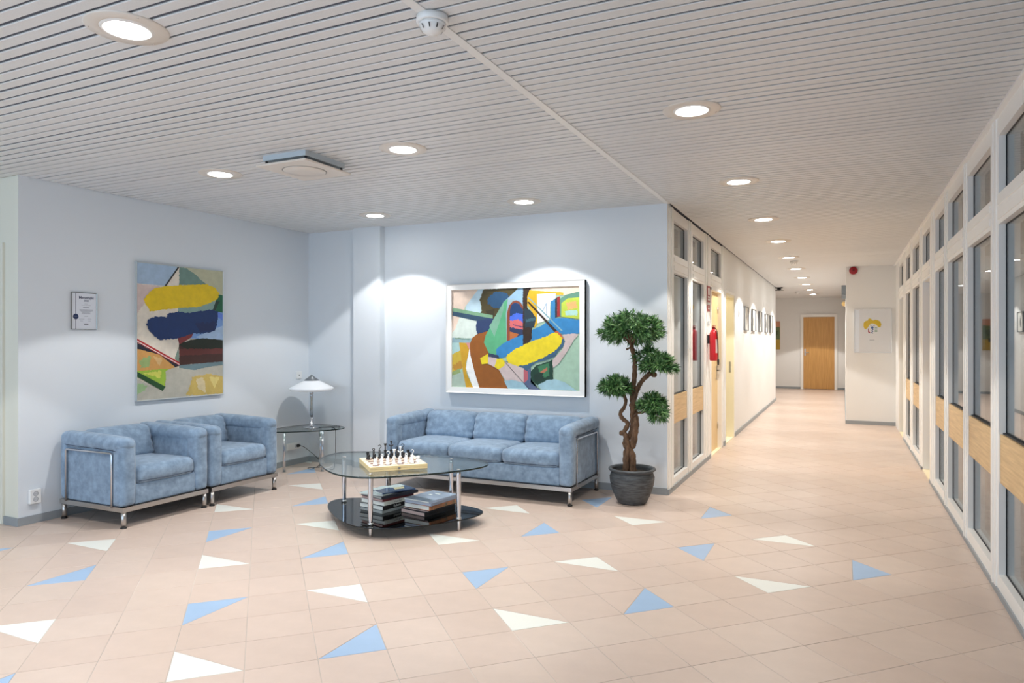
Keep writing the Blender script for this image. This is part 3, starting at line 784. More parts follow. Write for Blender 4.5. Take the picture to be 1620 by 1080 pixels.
M_PAGEW = mat('white pages', (236,234,228), .7); M_PAGEG = mat('grey pages', (176,176,172), .7); M_PAGEP = mat('pinkish pages', (206,176,168), .7)
BL = (-3.265, 4.555); BR_ = (-2.905, 4.635)
z = .0845; g1 = 'books stacked on the left of the black glass shelf'
M_PAINTC = mat('picture cover', (120,150,180), .3, var=.5, scale=14, var2=(40,60,90))
for lab, dx, dy, rz, w, d, th, cov, pg, sp, ink, cat in [
    ('grey-spined dark book at the bottom of the left stack', 0, 0, -.20, .25, .31, .022, (150,154,156), M_PAGEG, None, None, 'book'),
    ('thick black-spined art book with white lettering in the left stack', -.005, .0, -.16, .255, .31, .034, (26,26,28), M_PAGEW, 'Rubens', (238,238,234), 'book'),
    ('white-spined book with thin dark lettering in the left stack', .0, .01, -.19, .262, .30, .030, (222,222,216), M_PAGEW, 'Franz Marc', (70,70,74), 'book'),
    ('dark red book in the upper half of the left stack', .006, .015, -.24, .255, .32, .020, (104,36,44), M_PAGEP, None, None, 'book'),
    ('large black-edged book under the magazines in the left stack', .014, .03, -.30, .27, .36, .022, (44,46,58), M_PAGEG, None, None, 'book')]:
    book(lab, (BL[0]+dx, BL[1]+dy, z), rz, w, d, th, cov, pg, sp, ink or (0,0,0), cat, g1, size=.027 if sp == 'Rubens' else .018); z += th+.0004
book('pale grey folded magazine lying under the blue one on the left stack', (BL[0]-.02, BL[1]-.01, z), -.05, .235, .30, .005, mat('pale magazine', (206,216,220), .3, var=.12, scale=10), M_PAGEW, cat='magazine', group='magazines on the book stacks', hard=False); z += .0054
mz = book('dark blue and white picture magazine on top of the left stack', (BL[0]+.02, BL[1]+.05, z), -.42, .23, .30, .008, mat('navy magazine', (52,74,112), .25), M_PAGEW, cat='magazine', group='magazines on the book stacks', hard=False)
bm = NB()
prism(bm, [(-.11,-.14),(-.02,-.14),(-.05,.0),(.0,.06),(-.03,.14),(-.11,.14)], .008, .0083); obj('cover_picture', bm, mat('pale cover picture', (214,222,222), .3, var=.2, scale=18), mz)
bm = NB(); prism(bm, [(-.02,.02),(.05,.0),(.06,.08),(.0,.11)], .0083, .0086); obj('cover_picture', bm, mat('cream cover picture', (226,208,160), .3, var=.2, scale=30), mz)
z = .0845; g2 = 'books stacked on the right of the black glass shelf'
M_COLS = mat('colourful cover', (196,120,80), .35, var=.6, scale=16, var2=(60,140,120))
for lab, dx, dy, rz, w, d, th, cov, pg in [
    ('black softcover catalogue with pinkish page edges at the bottom of the right stack', -.015, -.01, -.22, .26, .33, .030, (24,28,34), M_PAGEP),
    ('black thin book with pink-grey pages in the right stack', -.005, .0, -.14, .258, .33, .012, (34,38,44), M_PAGEP),
    ('thick white-paged book with multicoloured spine in the right stack', .0, .0, -.15, .255, .32, .034, M_COLS, M_PAGEW),
    ('grey-blue book under the top magazine of the right stack', .006, .005, -.12, .262, .33, .022, (150,158,178), mat('bluish pages', (190,194,208), .6))]:
    book(lab, (BR_[0]+dx, BR_[1]+dy, z), rz, w, d, th, cov, pg, group=g2); z += th+.0004
mz = book('grey-blue landscape magazine on top of the right stack', (BR_[0]+.004, BR_[1]+.008, z), -.16, .255, .335, .010, mat('grey blue photo cover', (160,168,188), .22, var=.15, scale=7), M_PAGEW, cat='magazine', group='magazines on the book stacks', hard=False)
bm = NB(); prism(bm, [(-.125,-.165),(.125,-.165),(.125,-.10),(.02,-.085),(-.125,-.07)], .010, .0102); obj('cover_picture', bm, mat('slate photo', (96,108,124), .3, var=.4, scale=26), mz)
bm = NB(); box(bm, (-.05,.02,.0102),(-.02,.045,.0104)); box(bm, (-.03,.075,.0102),(.02,.092,.0104)); obj('cover_title', bm, M_PW, mz)

# ================================================================ the potted tree
PX, PY = -1.655, 5.91
t = thing('potted_tree', 'cloud-pruned green tree with twisted trunk in a dark grey ribbed pot', 'potted plant', (PX, PY, 0))
M_POT = mat('charcoal glazed pot', (82,86,88), .55, var=.35, scale=12, bump=.5, bscale=26, stretch=(1,1,7), var2=(60,62,66))
bm = NB(); prof = [(.112,0),(.118,.004)]
for k in range(1, 23):
    u = k/22; r = .118 + .070*sin(min(1,u*1.02)*pi*.62) ; r = .118 + (.192-.118)*sin(u*pi*.56)**.9 if u < .9 else .188-.010*(u-.9)/.1
    prof.append((r + .0012*(k % 2), .004+.262*u))
prof += [(.176,.272),(.180,.280),(.196,.284),(.203,.290),(.203,.300),(.196,.305),(.176,.303),(.170,.296),(.168,.26)]
lathe(bm, prof, 48, cap=False); bm.faces.new([v for v in bm.verts[:48]]); obj('pot', bm, M_POT, t)
bm = NB(); lathe(bm, [(.1695,.262),(.10,.268),(.03,.272),(0,.272)], 32, cap=False); obj('soil', bm, mat('dark soil', (52,46,40), .95, var=.5, scale=40, bump=1, bscale=80), t)
def bk(x, z, dy=0): return ((x*1.028-PX), dy, 1.4+(z-1.4)*1.028)
M_BARK = mat('brown twisted bark', (108,82,60), .85, var=.45, scale=14, bump=.9, bscale=45, var2=(92,68,48), stretch=(3,3,1))
tr = NB()
def limb(pts, r0, r1, wob=.10):
    sp = spline(pts, 6); n = len(sp)
    tube(tr, sp, [ (r0+(r1-r0)*k/(n-1))*(1+wob*sin(k*1.9)+wob*.6*sin(k*.7+1)) for k in range(n)], 12)
limb([bk(-1.665,.25,.02),bk(-1.668,.36,.03),bk(-1.655,.47,.02),bk(-1.600,.53,-.02),bk(-1.575,.64,-.03),bk(-1.578,.74,.0),bk(-1.60,.83,.02),bk(-1.612,.93,.01),bk(-1.598,1.02,0),bk(-1.588,1.12,.0),bk(-1.592,1.25,.01),bk(-1.612,1.36,0),bk(-1.60,1.46,0)], .034, .017)
limb([bk(-1.60,.25,-.02),bk(-1.592,.36,-.04),bk(-1.60,.46,-.045),bk(-1.655,.52,-.02),bk(-1.662,.56,.0),bk(-1.625,.62,.03),bk(-1.61,.70,.03),bk(-1.60,.80,-.02),bk(-1.585,.90,-.03),bk(-1.56,1.0,-.01),bk(-1.52,1.07,0),bk(-1.465,1.12,.0),bk(-1.42,1.135,.01)], .030, .018)
limb([bk(-1.655,.25,-.03),bk(-1.640,.40,-.05),bk(-1.63,.52,-.05),bk(-1.655,.60,-.035),bk(-1.675,.63,-.01),bk(-1.65,.70,.01),bk(-1.695,.745,.0),bk(-1.708,.79,-.01),bk(-1.675,.84,-.01),bk(-1.665,.90,0),bk(-1.70,.98,0)], .024, .014)
limb([bk(-1.595,.77,-.02),bk(-1.55,.80,-.03),bk(-1.50,.81,-.04),bk(-1.45,.85,-.03)], .012, .008)
limb([bk(-1.605,1.36,0),bk(-1.67,1.42,.02),bk(-1.74,1.46,.03)], .012, .006)
limb([bk(-1.605,1.38,0),bk(-1.54,1.45,-.03),bk(-1.47,1.47,-.05)], .012, .006)
limb([bk(-1.67,.92,0),bk(-1.74,.98,.04),bk(-1.80,1.0,.0)], .011, .006)
limb([bk(-1.655,1.33,0),bk(-1.60,1.36,-.08),bk(-1.62,1.46,-.10)], .009, .005)
for k, (x, z, y) in enumerate([(-1.46,1.125,-.01),(-1.43,1.12,.02),(-1.60,.86,-.03),(-1.69,.62,-.01)]):
    p = bk(x, z, y); softbox(tr, (p[0]-.026,p[1]-.024,p[2]-.022),(p[0]+.026,p[1]+.024,p[2]+.022), r=.021, amp=.006, seed=k)
obj('trunk', tr, M_BARK, t)
M_LEAF = [mat('leaf green %d' % i, c, .42, spec=.45) for i, c in enumerate([(70,112,62),(98,144,82),(48,86,50),(142,180,118)])]
rl = random.Random(11)
def foliage(cx, cz, rx, rz_, ry, n, cy=0, seed=0, droop=0):
    bm = NB(); c = Vector(bk(cx, cz, cy))
    for k in range(n):
        # point on the shell, flatter underneath
        while True:
            d = Vector((rl.gauss(0,1), rl.gauss(0,1), rl.gauss(0,1))).normalized()
            if d.z > -.45 or rl.random() < .35: break
        rr = rl.uniform(.72, 1.0) if rl.random() < .8 else rl.uniform(.4,.75)
        dz = d.z*(1 if d.z > 0 else .75)
        p = c + Vector((d.x*rx*rr, d.y*ry*rr, dz*rz_*rr - droop*abs(d.x)*rx))
        ax = (Vector((d.x, d.y, d.z*.8+.35))).normalized()
        a = ax.orthogonal().normalized(); b = ax.cross(a)
        nl = rl.randint(13, 18)
        for q in range(nl):
            th = q*2.4+rl.random()*.6; el = rl.uniform(.25, 1.25)
            dr = (ax*cos(el) + (a*cos(th)+b*sin(th))*sin(el)).normalized()
            L = rl.uniform(.045,.082); w = L*.082
            base = p - ax*.006 + ax*rl.uniform(-.015,.012)
            sd = dr.cross(ax); sd = sd.normalized() if sd.length > .01 else a
            nrm = sd.cross(dr)
            bend = Vector((0,0,-1))*L*.12
            m1 = base + dr*L*.5 + nrm*L*.05; tip = base + dr*L + bend
            v0 = bm.verts.new(base); v1 = bm.verts.new(m1+sd*w); v2 = bm.verts.new(tip); v3 = bm.verts.new(m1-sd*w); vm = bm.verts.new(m1 - nrm*w*.5)
            mi = rl.choices([0,1,2,3],[4,4,3,2])[0]
            for f in ((v0,v1,vm),(v1,v2,vm),(v2,v3,vm),(v3,v0,vm)):
                g = bm.faces.new(f); g.material_index = mi
    o = obj('foliage', bm, M_LEAF, t, recalc=False); o['kind'] = 'stuff'; return o
foliage(-1.612, 1.50, .275, .145, .24, 270, droop=.12)
foliage(-1.39, 1.215, .14, .085, .13, 100, .0, droop=.25)
foliage(-1.50, 1.27, .11, .06, .10, 40, .04)
foliage(-1.745, 1.02, .14, .075, .13, 115, -.02, droop=.15)
foliage(-1.43, .90, .105, .065, .10, 75, -.04, droop=.35)
foliage(-1.375, .80, .06, .06, .07, 34, -.05)

# ================================================================ wall pictures
def pal(c): return mat('paint %d %d %d' % tuple(c), tuple(c), .55, var=.10, scale=14, bump=.1, bscale=50)
def rough_poly(pts, amp, seed):
    if not amp: return pts
    out = []; n = len(pts)
    for i in range(n):
        a, b = Vector(pts[i]), Vector(pts[(i+1)%n]); L = (b-a).length; k = max(1, int(L/7))
        nn = Vector((-(b-a).y, (b-a).x)); nn = nn/L if L else nn
        for j in range(k):
            p = a.lerp(b, j/k); q = noise.noise(Vector((p.x*.09+seed, p.y*.09, seed)))*amp + noise.noise(Vector((p.x*.3, p.y*.3+seed, 3)))*amp*.5
            p = p + nn*q; out.append((p.x, p.y))
    return out
def canvas_art(parent, name, corners, w, h, polys, base):
    """corners: TL,TR,BL,BR of the traced drawing; result lies in local x (0..w), z (0..h), facing -y"""
    TL, TR, BL_, BR2 = corners; mats = [pal(base)]; idx = {tuple(base): 0}
    bm = NB(); vs = [bm.verts.new(p) for p in ((0,0,0),(w,0,0),(w,0,h),(0,0,h))]; bm.faces.new(vs)
    for n, pl in enumerate(polys):
        col, pts = pl[0], pl[1]; amp = pl[2] if len(pl) > 2 else 0
        if tuple(col) not in idx: idx[tuple(col)] = len(mats); mats.append(pal(col))
        out = []
        for (x, y) in rough_poly(pts, amp, n*1.7):
            s = (x-TL[0])/(TR[0]-TL[0]); s = max(0, min(1, s))
            yt = TL[1]+(TR[1]-TL[1])*s; yb = BL_[1]+(BR2[1]-BL_[1])*s
            tt = max(0, min(1, (y-yt)/(yb-yt)))
            q = (round(s*w,5), round((1-tt)*h,5))
            if not out or out[-1] != q: out.append(q)
        if len(out) > 2 and out[0] == out[-1]: out.pop()
        y = -.00012*(n+1)
        f = bm.faces.new([bm.verts.new((a,y,b)) for a,b in out]); f.material_index = idx[tuple(col)]
    for f in bm.faces: f.normal_update()
    bmesh.ops.triangulate(bm, faces=[f for f in bm.faces if len(f.verts) > 4])
    for f in bm.faces:
        f.normal_update()
        if f.normal.y > 0: f.normal_flip()
    return obj(name, bm, mats, parent, recalc=False)
def circ(cx, cy, rx, ry=None, n=20): return [(cx+rx*cos(2*pi*k/n), cy+(ry or rx)*sin(2*pi*k/n)) for k in range(n)]
PB = [
 ((226,204,186), [(120,140),(345,138),(290,200),(235,265),(180,420),(140,480),(120,480)]),
 ((188,214,226), [(340,138),(390,136),(362,210),(362,325),(235,302),(240,262),(290,200)], 5),
 ((214,226,216), [(150,440),(190,345),(335,378),(330,480),(300,512),(122,512),(122,470)], 3),
 ((146,176,184), [(122,506),(292,512),(272,550),(122,545)], 5), ((120,150,130), [(150,505),(280,514),(260,524),(150,516)], 4),
 ((172,206,204), [(122,543),(250,545),(275,600),(240,640),(122,640)]),
 ((206,176,60), [(122,632),(205,600),(228,690),(190,760),(122,800)], 10), ((190,140,52), [(130,720),(200,680),(210,740),(150,770)], 10), ((150,170,110),[(122,770),(190,740),(200,790),(122,810)],6),
 ((176,194,176), [(122,796),(215,768),(240,890),(122,884)]),
 ((208,160,36), [(183,543),(262,548),(275,600),(240,700),(246,780),(298,890),(240,890),(214,760),(200,650)]),
 ((246,246,242), [(268,586),(284,650),(350,892),(298,892),(238,740)]),
 ((216,150,140), [(240,545),(290,545),(275,600),(262,590)]),
 ((152,88,22), [(276,640),(270,560),(290,510),(340,472),(420,450),(402,560),(425,630),(385,695),(500,745),(582,902),(349,893),(310,770)]),
 ((78,68,36), [(385,134),(650,128),(610,200),(540,275),(455,372),(360,325),(366,270),(350,215)], 9), ((46,84,120), circ(505,222,90,66), 14), ((60,52,30), [(400,300),(470,290),(470,345),(410,330)], 6),
 ((122,164,130), [(128,276),(456,336),(456,363),(128,306)]), ((44,74,98), [(128,304),(456,362),(420,372),(340,382),(128,336)]),
 ((40,60,102), [(330,378),(420,362),(470,365),(480,400),(430,452),(335,480),(320,440)], 6),
 ((160,186,196), [(655,133),(692,131),(692,520),(565,548),(520,400),(545,232)]), ((150,186,214), [(655,133),(692,131),(692,260),(620,215),(570,215)], 4),
 ((92,176,128), [(545,232),(575,212),(560,330),(565,545),(490,600),(482,642),(425,626),(386,545),(400,490)]), ((126,176,150),[(430,420),(545,232),(540,300),(470,500)],4),
 ((140,70,44), [(566,545),(568,320),(585,262),(612,232),(640,224),(672,238),(692,272),(692,300),(660,250),(630,240),(605,256),(590,300),(590,540)]),
 ((30,62,108), [(590,536),(590,300),(605,256),(630,240),(662,252),(692,300),(692,500)]),
 ((74,112,224), [(590,345),(640,320),(692,330),(692,400),(590,410)], 8), ((222,112,112), [(590,385),(650,370),(692,395),(692,450),(590,430)], 9), ((90,60,110), [(610,405),(690,425),(680,432),(620,414)], 4),
 ((46,56,92), [(590,432),(692,455),(692,490),(590,462)]), ((186,104,48), [(590,462),(660,482),(640,506),(590,538)]),
 ((54,36,22), [(690,131),(752,129),(725,200),(722,280),(760,330),(760,450),(755,520),(720,562),(690,566)], 5),
 ((38,56,68), [(700,290),(740,296),(775,330),(804,352),(800,400),(775,430),(705,436)], 9), ((60,96,110), [(712,370),(790,355),(780,380),(715,392)], 6),
 ((228,206,184), [(752,129),(1112,115),(1112,192),(985,190),(750,170)]),
 ((214,170,32), [(740,148),(990,168),(990,186),(800,182),(802,405),(776,436),(790,360),(724,260),(724,200)], 3),
 ((246,246,240), [(797,178),(935,172),(935,215),(895,240),(890,372),(800,402)]), ((130,160,190), [(835,310),(868,240),(872,370),(868,370),(864,262),(840,312)]),
 ((52,130,184), [(900,236),(936,210),(936,362),(898,366)], 5), ((30,50,60), [(930,212),(945,206),(945,355),(930,358)], 2), ((150,38,38), [(945,202),(966,196),(966,350),(945,354)]),
 ((94,142,120), [(966,215),(1010,184),(1112,160),(1112,206),(1022,212),(976,250),(976,352),(966,350)]),
 ((186,204,70), [(976,250),(1022,212),(1112,205),(1112,372),(976,352)]), ((226,176,110), [(1010,250),(1080,235),(1090,285),(1020,300)], 12), ((170,210,200), [(1000,310),(1090,300),(1090,345),(1010,340)], 10),
 ((50,132,190), [(484,600),(540,550),(610,518),(692,486),(692,575),(600,640),(520,664),(484,645)], 4), ((50,132,190), [(758,452),(820,425),(862,398),(922,362),(1012,364),(1112,382),(1112,482),(1000,488),(930,470),(860,510),(758,545)], 5),
 ((206,188,184), [(985,488),(1060,482),(1100,488),(1062,535),(1015,620),(960,705),(915,742),(912,682),(985,600),(1003,540)], 4),
 ((58,96,124), [(545,688),(640,700),(740,712),(870,640),(940,590),(965,545),(980,505),(1002,540),(990,578),(955,612),(930,655),(860,684),(790,700),(750,730),(748,800),(756,860),(822,908),(810,908),(700,800),(695,745)]),
 ((54,36,24), [(722,236),(738,236),(946,460),(926,468)]), ((206,98,60), [(926,467),(948,460),(978,492),(994,520),(975,515)]), ((132,172,182), [(728,203),(740,204),(986,458),(976,462)]),
 ((236,212,30), [(562,665),(575,636),(640,592),(720,556),(850,508),(920,472),(942,475),(984,515),(976,560),(930,612),(870,650),(790,690),(720,716),(640,726),(580,702)], 8),
 ((206,188,184), [(500,745),(552,692),(700,745),(697,855),(560,840)]),
 ((236,212,30), [(357,665),(420,630),(424,704),(370,712)]), ((214,194,190), [(420,648),(492,668),(482,740),(420,706)]), ((236,212,30), [(490,672),(530,668),(552,690),(550,722),(502,752),(470,732)], 3),
 ((50,60,90), [(424,626),(500,642),(510,668),(424,654)], 2),
 ((158,194,206), [(545,838),(610,832),(700,852),(742,902),(580,902)], 3),
 ((192,98,108), [(698,752),(730,766),(730,830),(698,858)]), ((86,100,132), [(728,748),(752,745),(750,860),(824,908),(735,905),(698,858),(730,830)], 2),
 ((18,60,42), [(750,765),(790,724),(912,680),(916,826),(800,872),(755,835)], 7), ((60,122,82), [(800,730),(888,702),(890,800),(835,822)], 5), ((180,112,82), [(820,772),(872,736),(876,762),(830,784)], 5), ((20,50,36), [(770,790),(840,775),(850,830),(790,850)], 12),
 ((164,200,210), [(805,872),(870,835),(930,828),(1000,850),(1085,915),(825,905)], 4),
 ((50,50,60), [(550,693),(553,692),(742,902),(737,902)]),
]
def rz_of(wall): return {'Y-':0, 'X+':pi/2}[wall]
# big framed painting over the sofa
t = thing('framed_painting', 'large abstract painting in a wide white frame above the sofa', 'painting', (-3.745, YS, .866))
FW_, FH = 1.524, 1.118; b0, b1 = .056, .062
bm = NB()
def fr(bm, w, h, b, y0, y1, bt=None):
    o = [(0,0),(w,0),(w,h),(0,h)]; i = [(b,b),(w-b,b),(w-b,h-b),(b,h-b)]
    O1 = [bm.verts.new((x,y0,z)) for x,z in o]; O2 = [bm.verts.new((x,y1,z)) for x,z in o]
    I1 = [bm.verts.new((x,y1+.006,z)) for x,z in i]; I2 = [bm.verts.new((x,y0,z)) for x,z in i]
    for k in range(4):
        j = (k+1)%4
        for a, c in ((O1,O2),(O2,I1),(I1,I2)): bm.faces.new((a[k],a[j],c[j],c[k]))
fr(bm, FW_, FH, .056, 0, -.045); fr(bm, FW_, FH, .008, 0, -.052); obj('frame', bm, M_FRAME, t)
a = canvas_art(t, 'canvas', ((125,143),(1108,118),(120,882),(1106,918)), FW_-.112, FH-.112, PB, (168,200,176)); a.location = (.056, -.020, .056)
PL = [
 ((164,188,212), [(90,58),(356,92),(265,222),(90,207)], 3), ((226,216,200), [(90,205),(262,222),(300,170),(356,92),(357,768),(90,585)]), ((212,192,186), [(90,207),(240,222),(150,330),(90,420)], 8),
 ((36,34,36), [(348,92),(358,96),(273,226),(263,222)]),
 ((110,140,130), [(357,94),(400,100),(440,125),(475,150),(500,180),(550,216),(357,216)], 5), ((186,186,156), [(398,96),(670,124),(670,300),(600,260),(548,216),(500,178),(472,148),(436,122)], 3),
 ((134,164,154), [(350,360),(605,330),(600,402),(350,412)]), ((26,96,62), [(628,282),(670,292),(670,420),(588,392),(612,320)], 3), ((24,50,38), [(610,330),(640,330),(610,392),(590,392)], 3),
 ((122,160,216), [(600,398),(670,410),(670,600),(430,582),(350,570),(350,545)]), ((96,130,216), [(620,400),(670,425),(670,470),(625,440)], 2), ((170,196,226), [(470,575),(600,520),(665,500),(665,600),(520,590)], 6),
 ((134,50,50), [(346,575),(452,545),(440,575),(358,626)]),
 ((64,34,26), [(355,625),(430,594),(520,584),(665,598),(665,750),(500,756),(357,766)], 2), ((98,44,38), [(357,652),(660,640),(660,690),(357,700)], 7), ((28,36,20), [(354,624),(430,594),(520,584),(665,598),(665,655),(400,655)], 7),
 ((102,126,132), [(357,766),(665,744),(665,772),(560,782),(460,802),(357,786)], 3), ((120,140,126), [(328,718),(352,640),(357,768)]),
 ((204,152,84), [(90,640),(230,678),(345,778),(290,792),(90,806)], 6), ((150,172,110), [(110,730),(180,690),(170,770),(120,780)], 12), ((214,176,120), [(190,700),(250,720),(230,770)], 8),
 ((32,32,46), [(90,604),(358,768),(330,778),(230,690),(90,646)], 3), ((176,38,42), [(90,580),(358,745),(358,768),(90,606)]), ((240,236,230), [(90,594),(358,758),(358,763),(90,600)]),
 ((152,184,60), [(90,800),(290,786),(262,905),(90,835)], 6), ((206,206,90), [(130,815),(240,800),(230,850)], 9),
 ((178,174,160), [(270,800),(330,780),(460,802),(560,780),(670,768),(670,970),(86,1004),(86,850),(250,938),(268,905)], 4), ((150,180,130),[(100,880),(160,900),(130,940),(90,960)],8),
 ((194,168,92), [(440,850),(560,828),(670,850),(670,968),(400,975),(430,900)], 9), ((206,190,150), [(470,860),(520,850),(540,960),(480,930)], 10), ((214,196,120), [(560,850),(640,850),(600,930)], 9),
 ((28,72,32), [(88,804),(268,910),(250,940),(88,838)]),
 ((228,194,14), [(138,318),(152,285),(200,235),(300,222),(420,216),(540,212),(610,238),(634,275),(622,318),(560,345),(480,370),(350,374),(240,386),(175,396),(150,352)], 6),
 ((20,50,102), [(152,490),(160,450),(210,430),(240,428),(275,440),(285,410),(350,400),(420,408),(560,388),(624,402),(628,440),(606,530),(560,546),(450,552),(350,582),(230,592),(180,545)], 8),
 ((24,40,84), [(460,480),(600,470),(595,530),(500,540)], 12),
]
t = thing('abstract_painting', 'tall unframed-looking abstract painting with yellow and navy strokes above the armchairs', 'painting', (XW, 4.127, .876), pi/2)
PWD, PHD = .936, 1.216
bx('stretcher', (0,-.024,0), (PWD,-.001,PHD), mat('canvas side', (170,172,168), .7), t)
bm = NB(); fr(bm, PWD+.012, PHD+.012, .006, 0, -.034); obj('slim_frame', bm, mat('pale silver frame', (196,202,202), .35, metal=.3), t, (-.006,0,-.006))
a = canvas_art(t, 'canvas', ((97,62),(662,128),(90,1000),(657,965)), PWD, PHD, PL, (206,200,182)); a.location = (0,-.0245,0)
# certificate
t = thing('framed_certificate', 'small silver-framed certificate with blue rosette near the left door', 'certificate', (XW, 3.560, 1.494), pi/2)
cw, chh = .212, .302
bx('paper', (.002,-.008,.002), (cw-.002,-.002,chh-.002), mat('certificate paper', (226,230,238), .5), t)
bm = NB(); fr(bm, cw, chh, .005, 0, -.016); obj('frame', bm, mat('silver frame', (150,150,146), .3, metal=.8), t)
M_INK = mat('navy ink', (38,52,92), .5); M_INKG = mat('grey ink', (120,126,140), .6)
bx('ribbon_line', (.034,-.0086,.004), (.037,-.0082,chh-.004), M_INK, t)
bm = NB(); prism(bm, [((.024 if k % 2 else .0215)*cos(k*pi/18)+.036, (.024 if k % 2 else .0215)*sin(k*pi/18)+.105) for k in range(36)], -.0092, -.0087, axis='y'); obj('rosette', bm, M_INK, t)
text('rosette_lettering', '~~~~', .010, mat('pale ink', (190,200,226), .5), t, (.036,-.0094,.103), (pi/2,0,0))
text('title', 'Menestyj\u00e4t', .0285, M_INK, t, (.124,-.0084,.252), (pi/2,0,0), bold=.0006)
text('title_year', '2020', .020, M_INK, t, (.124,-.0084,.229), (pi/2,0,0), bold=.0004)
bm = NB()
for i, (z, w, x) in enumerate([(.209,.028,.122),(.199,.08,.122),(.178,.052,.122),(.163,.11,.122),(.158,.115,.122),(.153,.11,.122),(.148,.09,.122),(.138,.07,.122),(.133,.072,.122),(.128,.07,.122),(.108,.03,.122),(.086,.046,.084),(.088,.030,.150),(.070,.022,.084),(.070,.022,.150)]):
    box(bm, (x-w/2,-.0085,z-.0009), (x+w/2,-.0082,z+.0009 if i != 2 else z+.003))
o = obj('body_lettering', bm, M_INKG, t); o['kind'] = 'stuff'
bx('footer_mark', (.105,-.0086,.040), (.140,-.0082,.047), mat('black ink', (24,24,28), .5), t)
# poster at the corridor projection
t = thing('framed_print', 'white framed print of a yellow-haired smiling letter face on the projecting wall', 'picture', (.160, YP, 1.203))
pw, ph = .559, .734
bx('mount', (.004,-.010,.004), (pw-.004,-.004,ph-.004), mat('print paper', (236,238,240), .35), t)
bm = NB(); fr(bm, pw, ph, .010, 0, -.022); obj('frame', bm, mat('light aluminium frame', (214,218,222), .3, metal=.3), t)
bx('glass_pane', (.01,-.016,.01), (pw-.01,-.0145,ph-.01), glass('picture glass', (.99,.99,.99), .02), t)
def q2(x, y): return ((x-80)/(790-80)*pw, (930-y)/(930-105)*ph)
def pp(nm, pts, col, yy=-.0105, amp=0):
    bm = NB(); prism(bm, [q2(*p) for p in rough_poly(pts, amp, 2)][::-1], yy-.0004, yy, axis='y'); return obj(nm, bm, mat('print %d %d %d' % col, col, .5), t)
pp('yellow_hair', [(262,440),(262,370),(300,332),(345,320),(352,292),(385,285),(425,310),(440,325),(480,312),(530,318),(575,345),(598,395),(585,445),(555,455),(530,440),(500,405),(450,385),(420,378),(370,410),(335,470),(300,488),(275,470)], (224,192,24))
pp('red_letter', [(348,475),(365,475),(366,530),(388,545),(388,560),(362,560),(346,540)], (170,50,70))
pp('blue_face', [(400,465),(420,430),(432,432),(458,462),(440,475),(452,495),(430,510),(446,535),(425,550),(444,572),(415,565),(402,550),(425,535),(410,515),(428,495),(415,480)], (44,92,160))
pp('eye', circ(400,423,9,9,12), (40,56,90)); pp('eye', circ(460,423,9,9,12), (40,56,90))
for y in (462,484,508,534): pp('green_bar', [(472,y-4),(522,y-4),(520,y+4),(470,y+4)], (70,140,90))
bx('signature', q2(375,692)[:1]+(-.0109,)+q2(375,692)[1:], q2(468,686)[:1]+(-.0105,)+q2(468,686)[1:], M_INKG, t)
# five small frames on the corridor wall
fl5 = [(11.67,12.11,'nearest of the five small framed pictures on the corridor wall'),(12.69,13.2,'second nearest small framed picture on the corridor wall'),(13.78,14.28,'middle of the five small framed pictures on the corridor wall'),(14.93,15.42,'fourth small framed picture along the corridor wall'),(15.97,16.44,'farthest small framed picture, next to the corridor corner')]
M_SILV = mat('thin grey frame', (120,122,124), .35, metal=.5)
for k, (a, b, lab) in enumerate(fl5):
    zz = 1.57; hh = .385
    t = thing('small_picture', lab, 'picture', (XL, a, zz), pi/2, 'small pictures on the corridor wall')
    w = b-a
    bx('mount', (.006,-.014,.006), (w-.006,-.006,hh-.006), mat('picture mount', (226,226,220), .5), t)
    bm = NB(); fr(bm, w, hh, .010, 0, -.030); obj('frame', bm, M_SILV, t)
    bm = NB(); prism(bm, [(w*.42,hh*.25),(w*.60,hh*.25),(w*.64,hh*.55),(w*.52,hh*.78),(w*.40,hh*.55)], -.0152, -.0145, axis='y'); obj('dark_figure', bm, mat('print ink', (110,108,104), .5), t)
# painting on the far wall
t = thing('far_painting', 'narrow orange and green painting on the far wall, half hidden by the corridor corner', 'painting', (-2.15, YF, 1.15))
bx('stretcher', (0,-.03,0), (.455,-.001,.83), mat('ochre edge', (196,160,90), .6), t)
canvas_art(t, 'canvas', ((0,0),(100,0),(0,200),(100,200)), .455, .83, [((196,140,110),[(0,0),(100,0),(100,40),(0,50)],4),((100,116,76),[(0,50),(100,40),(100,130),(0,120)],5),((70,84,56),[(40,60),(90,70),(80,110),(50,100)],6),((184,154,60),[(0,120),(100,130),(100,200),(0,200)],5),((40,44,36),[(45,125),(70,120),(72,145),(50,148)],3)], (150,140,90)).location = (0,-.031,0)

# ================================================================ sockets, signs, extinguisher
M_SOCK = mat('socket well', (196,198,200), .4)
def socket(label, loc, rz, n, vertical, w, h, cat='socket', off=0):
    t = thing('wall_socket', label, cat, loc, rz)
    bm = NB(); box(bm, (-w/2,-.030,-h/2), (w/2,0,h/2), bev=.004); obj('plate', bm, M_WHITEP, t)
    for k in range(n):
        dz = (k-(n-1)/2)*.042 if vertical else 0; dx = off + (0 if vertical else (k-(n-1)/2)*.055)
        bm = NB(); lathe(bm, [(.019,-.0302),(.019,-.0306),(.016,-.0308),(.0155,-.0303)], 20, (dx,0,dz), axis='y', cap=False); s = obj('socket_rim', bm, mat('socket shadow grey', (150,154,156), .5), t)
        bm = NB(); lathe(bm, [(.0155,-.0303),(.0,-.0304)], 20, (dx,0,dz), axis='y', cap=False)
        obj('socket_well', bm, M_SOCK, t)
        bm = NB(); 
        for q in (-.007,.007): lathe(bm, [(.0028,-.0306),(.0,-.0307)], 8, (dx+q,0,dz), axis='y', cap=False)
        obj('socket_hole', bm, M_BLACKP, t)
    return t
